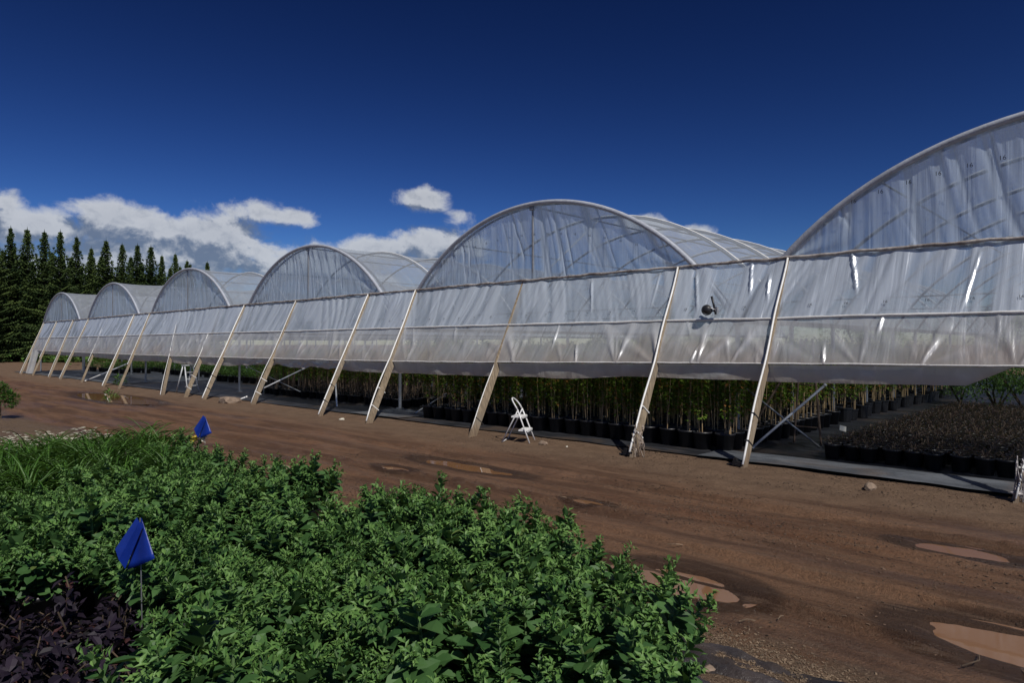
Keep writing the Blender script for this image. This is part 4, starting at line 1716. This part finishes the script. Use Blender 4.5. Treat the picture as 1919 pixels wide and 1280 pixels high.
# low green plants in the farther bays, standing in trays
GB = []
for sd in range(4):
    r = random.Random(1300 + sd)
    m = MB()
    for q in range(80):
        a = r.uniform(0, 6.28)
        rad = r.uniform(0, .26)
        m.val = r.random()
        leaf(m, Vector((rad * math.cos(a), rad * math.sin(a), r.uniform(.0, .30) * (1 - rad))), Vector((math.cos(a), math.sin(a), r.uniform(.2, 1.4))), Vector((0, 0, 1)), r.uniform(.10, .18), .05, .2, .3, 2)
    GB.append(m.mesh('foliage', [M_GREENB]))
for (s0, s1, d0, d1, lab, grp, st, dst, zz) in (
        (23.6, 31.2, 13.5, 19.0, 'low dark green plant under the fourth tunnel, %s row, %s from right', 'low green plants under the fourth tunnel', .62, .75, 1.0),
        (32.8, 40.4, 14.5, 22.0, 'low green plant under the second last tunnel, %s row, %s from right', 'low green plants under the second last tunnel', .75, 1.1, 1.3),
        (42.0, 49.6, 13.0, 22.0, 'low green plant under the last tunnel, %s row, %s from right', 'low green plants under the last tunnel', .8, 1.2, 1.2)):
    d_ = d0
    while d_ < d1:
        s = s0
        while s < s1:
            t = thing('green_potted_plant', lab % (ORD[round((d_ - d0) / dst)], nth((lab, round(d_, 2)))), 'potted plant', W(s + rs_.uniform(-.1, .1), d_ + rs_.uniform(-.1, .1), .03), rs_.uniform(0, 6.28), grp)
            link('pot', POT_BIG, t)
            link('foliage', rs_.choice(GB), t, (0, 0, .24), (0, 0, 0), (1.1, 1.1, zz))
            s += st
        d_ += dst

# weeds near the curtain foot
for (px, py, sc, lab) in ((205, 752, .8, 'small yellowish weed on the dirt below the second last tunnel'),
                          (500, 738, .5, 'low yellow-green weed by the foot of the brace pipe'),
                          (222, 722, 1.0, 'bright green weed clump at the edge of the pale cloth')):
    X, Y = ground_pt(px, py)
    t = thing('weed', lab, 'weed', (X, Y, 0))
    link('leaves', GB[0], t, (0, 0, 0), (0, 0, 0), (sc, sc, sc * 1.4))

# green shrubs at the far right inside, seen below the curtain
for i, (px, d_, R_, lab) in enumerate(((1800, 22.5, .8, 'green shrub at the back of the right-hand tunnel, left of its neighbour'),
                                      (1868, 21.0, 1.0, 'blue-green shrub at the back of the right-hand tunnel between two others'),
                                      (1925, 20.0, .9, 'green shrub at the back of the right-hand tunnel, cut by the photo edge'))):
    bush('shrub', lab, W(s_on(px, d_), d_, 0.02), R_, 1.2, M_GREENB, 1400, .10, 40 + i, 'shrubs at the back of the right tunnel')
for i, (px, dist, R_, H_, lab) in enumerate(((1905, 46, 3.2, 5.0, 'dark green tree far behind the nearest tunnel at the right edge'),
                                             (1600, 60, 4.5, 5.0, 'broad green tree far behind the nearest valley, seen low between potted trees'),
                                             (1230, 62, 4.5, 4.2, 'broad green tree far behind the large middle tunnel'),
                                             (820, 62, 4.5, 3.8, 'low green tree far behind the tunnels left of the step stool'))):
    bush('broadleaf_tree', lab, ((px - 959.5) / FPX * dist, dist, 0), R_, H_, M_WHIP, 2200, .42, 60 + i, None, 'tree')

# rows of green crops beyond the far end, ground cover nobody could count
r = random.Random(55)
m = MB()
for q in range(5200):
    s = r.uniform(20, 95)
    d_ = r.uniform(47, 70) if s < 52 else r.uniform(14, 60)
    rowq = round(d_ / 1.6) * 1.6
    p = W(s, rowq + r.gauss(0, .25), 0)
    hgt = r.uniform(.1, .85)
    p.z = hgt
    a = r.uniform(0, 6.28)
    m.val = r.random()
    leaf(m, p, Vector((math.cos(a), math.sin(a), r.uniform(.1, 1.2))), Vector((0, 0, 1)), r.uniform(.4, .7), .3, .2, .3, 2)
o = link('crop_rows', m.mesh('crop_rows', M_GREENB))
o['kind'] = 'stuff'
o['label'] = 'green rows of field plants beyond the far end of the tunnels'
o['category'] = 'plants'

# ------------------------------------------------------------------ spruces
def spruce(seed, H=13.0):
    r = random.Random(seed)
    tr = MB()
    tr.tube([(0, 0, 0), (0.03, 0.02, H * .5), (0, 0, H * .98)], .15, 7, rs=[.20, .11, .015])
    m = MB()
    z = 0.35
    while z < H - 0.1:
        t = z / H
        Lmax = (3.7 * (1 - t) ** 1.1 + 0.08) * r.uniform(.72, 1.15)
        nb = 7 if t < .8 else 5
        a0 = r.uniform(0, 6.28)
        for b in range(nb):
            a = a0 + b * 6.283 / nb + r.uniform(-.25, .25)
            L = Lmax * r.choice((.45, .75, .9, 1.0, 1.1, 1.32)) * r.uniform(.85, 1.1)
            bv = r.choice((.0, .1, .2, .45, .8))
            hv = Vector((math.cos(a), math.sin(a), 0))
            side = Vector((-math.sin(a), math.cos(a), 0))
            up0 = (0.30 * t + r.uniform(-.05, .25)) * L + 0.02
            n = max(2, int(L / .27))
            for i in range(n):
                f = (i + .6) / n
                zz = z + up0 * f - 0.42 * L * f * (1 - f * .65) * (1 - t * .8)
                c = hv * (L * f) + Vector((0, 0, zz))
                w = (0.20 + .30 * (1 - f)) * min(1, L) * r.uniform(.7, 1.3) + .05
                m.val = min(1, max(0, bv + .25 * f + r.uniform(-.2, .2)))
                for sg_ in (-1, 1):
                    tipv = c + side * (sg_ * w) + hv * (.20 * L / n + .10) + Vector((0, 0, -.10 - .10 * r.random()))
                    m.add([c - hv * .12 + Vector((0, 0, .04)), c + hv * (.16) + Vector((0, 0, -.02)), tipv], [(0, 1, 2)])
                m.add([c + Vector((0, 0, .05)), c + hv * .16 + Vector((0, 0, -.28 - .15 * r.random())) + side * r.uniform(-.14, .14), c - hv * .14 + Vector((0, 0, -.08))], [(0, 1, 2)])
            tip = hv * L + Vector((0, 0, z + up0 - .42 * L * .35 * (1 - t * .8)))
            m.add([tip, tip - hv * .2 + side * .05, tip + hv * .16 + Vector((0, 0, .07)), tip - hv * .2 - side * .05], [(0, 1, 2, 3)])
        z += 0.32 * (1 - .3 * t)
    for b in range(4):
        a = b * 1.57
        m.add([(0, 0, H + .25), (.07 * math.cos(a), .07 * math.sin(a), H - .35), (.07 * math.cos(a + 1), .07 * math.sin(a + 1), H - .4)], [(0, 1, 2)])
    return tr.mesh('trunk', M_BARK, True), m.mesh('crown', M_SPRUCE)


SPR = [spruce(2000 + i) for i in range(4)]
tops = [(-12, 428), (19, 423), (50, 426), (82, 430), (112, 430), (143, 440), (170, 462), (198, 447), (228, 454), (257, 456), (282, 459), (303, 476), (328, 473), (350, 486), (388, 489)]
names = ['spruce cut by the left edge of the photo, first of the row', 'tall pointed spruce at the left end of the row', 'second tall spruce from the left edge', 'third tall spruce from the left edge', 'fourth spruce from the left, close beside the third',
         'spruce with a gap of sky on its right side', 'short spruce filling the low dip in the row', 'spruce standing taller just right of the dip in the row', 'spruce left of the middle of three equal tops', 'middle one of three equal spruce tops', 'right one of three equal spruce tops',
         'lower spruce between the three equal tops and the last large one', 'spruce just left of the fourth tunnel arch', 'tiny spruce tip above the top of the fourth tunnel', 'lone spruce tip above the fourth tunnel roof, farthest right']
rt = random.Random(8)
for i, (x, y) in enumerate(tops):
    sc = rt.uniform(.95, 1.05)
    Hh = 13.0 * sc
    Yd = (Hh + .1 - CAM_H) * FPX / (YH - y)
    t = thing('spruce_tree', names[i], 'tree', ((x - 959.5) / FPX * Yd, Yd, 0), rt.uniform(0, 6.28), 'spruces behind the far end of the row')
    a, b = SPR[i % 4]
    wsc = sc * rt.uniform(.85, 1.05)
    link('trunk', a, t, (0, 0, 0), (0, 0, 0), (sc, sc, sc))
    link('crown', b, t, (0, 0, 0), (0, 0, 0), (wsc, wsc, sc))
for i in range(24):
    x = -70 + i * 18.5
    y = 458 + 0.11 * (x + 40) + rt.uniform(-10, 22)
    Hh = 13.0
    Yd = (Hh - CAM_H) * FPX / (YH - y)
    t = thing('spruce_tree', 'dark second-rank spruce behind the pointed front row, %s from the left' % ORD[i], 'tree', ((x - 959.5) / FPX * Yd, Yd, 0), rt.uniform(0, 6.28), 'second rank of spruces')
    a, b = SPR[(i + 2) % 4]
    link('trunk', a, t)
    link('crown', b, t, (0, 0, 0), (0, 0, 0), (1.1, 1.1, 1))

# ------------------------------------------------------------------ brace pipes
def pipe(p, q, r_, mat, label, name='brace_pipe', cat='pipe', group='loose and crossing brace pipes'):
    p, q = Vector(p), Vector(q)
    base = Vector((p.x, p.y, 0))
    m = MB()
    m.tube([p - base, q - base], r_, 8)
    for e in (p, q):
        dv = (q - p).normalized() * 0.02
        m.tube([e - base - dv, e - base + dv], r_ * 1.35, 8)
    return thing(name, label, cat, base, 0, group, m.mesh(name, mat, True))


def at(px, py, d):
    """world point on the upright plane at distance d from the road side"""
    return W(s_on(px, d), d, z_on(px, py, d))


pipe(at(1411, 838, 10.2), at(1546, 722, 10.95), .020, M_BRACE, 'pale pipe rising to the right from the sloping board near the fan')
pipe(at(1400, 730, 10.9), at(1542, 843, 11.4), .016, M_STEEL, 'darker pipe crossing the pale one beside the orchard ladder')
pipe(at(487, 731, 9.3), at(584, 684, 10.8), .020, M_BRACE, 'pale pipe crossing below the curtain left of the tattered flap')
pipe(at(455, 683, 10.9), at(562, 734, 10.9), .016, M_STEEL, 'dark thin pipe crossing behind the pale one near the tattered flap')
pipe(at(160, 714, 9.4), at(240, 681, 10.9), .028, M_STRAP, 'white pipe rising right near the far end of the row')
pipe(at(632, 770, 10.1), at(628, 705, 10.6), .022, M_STRAP, 'white pipe standing nearly upright behind a thin sloping board')
pipe(at(780, 773, 10.3), at(836, 738, 11.2), .013, M_STRAP, 'thin white rod leaning among the saplings')
pipe(at(440, 752, 9.3), at(462, 744, 9.5), .022, M_STRAP, 'short white pipe lying beside the large brown rock')
pipe(at(1378, 714, 10.7), at(1388, 730, 10.75), .010, M_STRAP, 'short white rod end hanging beside the valley column')
pipe(at(86, 712, 9.2), at(104, 713, 9.1), .03, M_STRAP, 'short white pipe lying at the far left foot of the curtain')

# ------------------------------------------------------------------ white step stool
Xg, Yg = ground_pt(972, 827)
st = thing('step_stool', 'white two-step folding stool with a curved hand rail standing on the dirt', 'step stool', (Xg, Yg, 0), math.radians(-14))
Hs = 0.76


def tubepart(name, pts, r_, mat=M_WHITE):
    m = MB()
    m.tube(pts, r_, 8)
    return link(name, m.mesh(name, mat, True), st)


# front frame (toward local +x): two legs that rise, lean back and join in a bowed hand rail
fr = []
for sy in (-1, 1):
    w0, w1 = 0.21, 0.165
    tubepart('front_leg', [(0.24, sy * w0, 0), (0.10, sy * .19, .36), (0.02, sy * w1, .56)], .0125)
rail_ = []
for q in range(13):
    a = math.pi * q / 12
    rail_.append((0.02 - 0.13 * math.sin(a) ** .8, -0.165 * math.cos(a), .56 + 0.19 * math.sin(a) ** .7))
tubepart('hand_rail', rail_, .0125)
for sy in (-1, 1):
    tubepart('rear_leg', [(-0.25, sy * .20, 0), (-0.02, sy * .17, .46), (0.03, sy * .165, .56)], .0115)
tubepart('rear_crossbar', [(-0.245, -.20, .012), (-0.245, .20, .012)], .011)
for (z_s, x_s, dep, w_, nm) in ((.44, 0.01, .20, .35, 'upper_step'), (.21, .12, .16, .37, 'lower_step')):
    m = MB()
    m.box((x_s, 0, z_s), (dep, w_, .022))
    for k_ in range(5):
        m.box((x_s - dep / 2 + dep * (k_ + .5) / 5, 0, z_s + .014), (.012, w_ * .9, .005))
    m.box((x_s + dep / 2, 0, z_s - .012), (.012, w_, .03))
    link(nm, m.mesh(nm, M_WHITE), st)

# small stepladder in the shade of the fourth tunnel
Xg, Yg = ground_pt(318, 738)
sl = thing('stepladder', 'small pale A-shaped stepladder standing in the shade under the fourth tunnel', 'stepladder', W(to_sd(Xg, Yg)[0] + .0, to_sd(Xg, Yg)[1] + .6, 0.03), RZ + .2)
for sx in (-1, 1):
    for sy in (-1, 1):
        m = MB()
        m.tube([(sx * .33, sy * .22, 0), (sx * .05, sy * .15, .92)], .024, 6)
        link('leg', m.mesh('leg', M_BRACE, True), sl)
m = MB()
m.box((0, 0, .93), (.20, .36, .03))
link('top_step', m.mesh('top_step', M_BRACE), sl)
for f in (.25, .5, .75):
    m = MB()
    m.box((.33 - .28 * f, 0, .92 * f), (.08, .40 - .1 * f, .02))
    link('rung', m.mesh('rung', M_BRACE), sl)

# orchard ladder behind the crossing pipes
od = W(s_on(1490, 11.6), 11.6, 0.03)
ol = thing('orchard_ladder', 'thin dark tripod orchard ladder standing behind the crossing pipes at the right', 'ladder', od, RZ)
Ht = 1.75
for (nm, x0, x1) in (('side_rail', -.02, .06), ('side_rail', .42, .24)):
    m = MB()
    m.tube([(x0, 0, 0), (x1, .12, Ht)], .018, 6)
    link(nm, m.mesh(nm, M_RUST), ol)
m = MB()
m.tube([(-.62, -.65, 0), (.15, .12, Ht)], .018, 6)
link('prop_leg', m.mesh('prop_leg', M_RUST), ol)
for f in (.16, .36, .56, .76, .93):
    m = MB()
    a = -.02 + .08 * f
    b = .42 - .18 * f
    m.tube([(a, .12 * f, Ht * f), (b, .12 * f, Ht * f)], .011, 6)
    link('rung', m.mesh('rung', M_RUST), ol)

# sign on a stake
sp = W(s_on(1579, 12.3), 12.3, 0.03)
sp = Vector(ground_pt(1579, 846) + (0.03,))
t = thing('stake_sign', 'small blank cream card on a thin stake beside the low dark pots', 'sign', sp, math.radians(8))
m = MB()
m.tube([(0, 0, 0), (0.01, 0, .26)], .005, 6)
link('stake', m.mesh('stake', M_CANE), t)
m = MB()
m.box((0, -.004, .33), (.115, .008, .085), Matrix.Rotation(.25, 3, 'Y') @ Matrix.Rotation(-.3, 3, 'X'))
link('card', m.mesh('card', M_CREAM), t)

# fan / black motor on the curtain
fp = W(s_on(1326, 10.12), 10.12, z_on(1326, 581, 10.12))
t = thing('ventilation_fan', 'black round fan motor with a bracket poking through a hole in the curtain', 'fan', fp, RZ)
t.scale = (.72, .72, .72)
m = MB()
pr = [(0.001, 0), (.085, 0), (.095, .015), (.095, .12), (.075, .15), (.001, .15)]
m.lathe(pr, 18)
hb = link('motor', m.mesh('motor', M_BLACK, True), t, (0, 0, 0), (math.radians(90), 0, math.radians(20)))
m = MB()
m.lathe([(.098, .0), (.12, .0), (.12, .03), (.098, .03)], 18)
link('shroud', m.mesh('shroud', M_BLACK, True), t, (0, -.02, 0), (math.radians(90), 0, math.radians(20)))
m = MB()
m.box((.15, .02, -.02), (.18, .05, .035))
m.box((.21, .02, .005), (.05, .08, .12))
link('bracket', m.mesh('bracket', M_STEEL), t)
m = MB()
m.tube([(.10, 0, .30), (.15, 0, .12), (.20, 0, -.10)], .026, 7)
link('hose', m.mesh('hose', M_BLACK, True), t)
m = MB()
m.tube([(-.02, -.03, .09), (.08, -.03, .05), (.20, -.01, .0)], .012, 5)
link('white_arm', m.mesh('white_arm', M_WHITE, True), t)


# ------------------------------------------------------------------ rocks and litter
def rock(px, py, size, label, seed, flat=.6, name='rock', mat=M_ROCK, cat='rock', rz=0):
    r = random.Random(seed)
    import bmesh
    bm = bmesh.new()
    bmesh.ops.create_icosphere(bm, subdivisions=2, radius=1)
    for v_ in bm.verts:
        n_ = v_.co.normalized()
        q = 1 + .28 * math.sin(n_.x * 3.1 + seed) * math.cos(n_.y * 2.7 + seed * 2) + r.uniform(-.07, .07)
        v_.co = Vector((n_.x * q * size[0], n_.y * q * size[1], max(n_.z * q, -.45) * size[2] + .35 * size[2]))
    me = bpy.data.meshes.new(name)
    bm.to_mesh(me)
    bm.free()
    me.materials.append(mat)
    X, Y = ground_pt(px, py)
    return thing(name, label, cat, (X, Y, 0), rz, None, me)


rock(1629, 917, (.085, .06, .055), 'fist-sized pale rock alone on the dirt below the nearest tunnel', 4, rz=.3)
rock(1018, 833, (.085, .05, .045), 'small pale stone on the dirt just right of the white step stool', 9)
rock(430, 755, (.28, .2, .15), 'large brown rock by the feet of the sloping boards, left of the middle', 14)
rock(690, 791, (.05, .03, .03), 'small white stone at the foot of the strapless looking board', 17, mat=M_CREAM)
rock(640, 787, (.07, .04, .03), 'pale stone on the dirt between two sloping boards', 19, mat=M_CREAM)
rock(1328, 1256, (.035, .025, .018), 'small pale stone on the black ground cloth at the bottom', 23)
rock(522, 880, (.13, .05, .05), 'flat pale scrap of stone beside the sedum bed on the road', 27)
rock(1062, 838, (.02, .02, .015), 'pebble on the dry margin right of the step stool', 31, mat=M_CREAM)
for i, (px, py, dx, dy, lab) in enumerate(((1400, 1168, .10, .01, 'thin pale stick lying at the edge of the wood chips'), (1263, 1022, .12, -.04, 'thin bent straw lying above the large puddle'),
                                          (1052, 934, .09, -.03, 'short white straw lying on the wet road'), (1475, 906, .16, -.02, 'dark twig lying on the dirt below the fan board'),
                                          (1462, 1161, .08, 0.0, 'small pale twig by the chips below the puddle'), (1800, 1238, .2, -.08, 'dark twig lying left of the corner puddle'))):
    X, Y = ground_pt(px, py)
    m = MB()
    m.tube([(-dx / 2, 0, .012), (0, dy, .022), (dx / 2, dy, .012)], .0035, 5)
    thing('twig', lab, 'twig', (X, Y, 0), 0.2 * i, None, m.mesh('twig', M_CHIP if i not in (3, 5) else M_BARK))

# wood chips and crumbs of soil: nobody could count them
def scatter(name, label, n, mat, fn, smin, smax, seed, cat):
    r = random.Random(seed)
    g = np.random.default_rng(seed)
    a, b = fn(g, n * 6)
    a, b = a[:n], b[:n]
    z = ground_h(a, b)
    m = MB()
    for i in range(len(a)):
        p = W(-float(a[i]), float(b[i]), float(z[i]) + .004)
        sz = smin + (smax - smin) * r.random() ** 3
        rot = Euler((r.uniform(-.5, .5), r.uniform(-.5, .5), r.uniform(0, 6.28))).to_matrix()
        m.box(p, (sz, sz * r.uniform(.15, .6), sz * .22), rot, r.uniform(.5, .9))
    o = link(name, m.mesh(name, mat))
    o['kind'] = 'stuff'
    o['label'] = label
    o['category'] = cat
    return o


def f_chips(g, n):
    a = g.uniform(-2.6, 1.2, n)
    b = 3.42 + 0.12 * np.sin(a * 2.7) + g.normal(0, .13, n) + .08
    ok = b > 2.6
    return a[ok], b[ok]


def f_crumb(g, n):
    b = 3.4 + 5.9 * g.random(n)
    a = g.uniform(-9, 1.0, n)
    ok = g.random(n) < (vnoise(a * .9, b * 2.2, 400) * 1.6 - .45)
    for (pa, pb, la, lb) in PUDW:
        ok &= ((a - pa) / la) ** 2 + ((b - pb) / lb) ** 2 > 1.7
    return a[ok], b[ok]


scatter('wood_chips', 'pale wood chips strewn beside the black cloth at the bottom', 14000, M_CHIP, f_chips, .004, .020, 61, 'wood chips')
scatter('soil_crumbs', 'crumbs of wet soil and grit on the road', 16000, simple_mat('soil_crumb', (0.15, 0.095, 0.062), .95, var=.6, scale=3), f_crumb, .004, .028, 62, 'soil')
print('objects', len(bpy.data.objects))
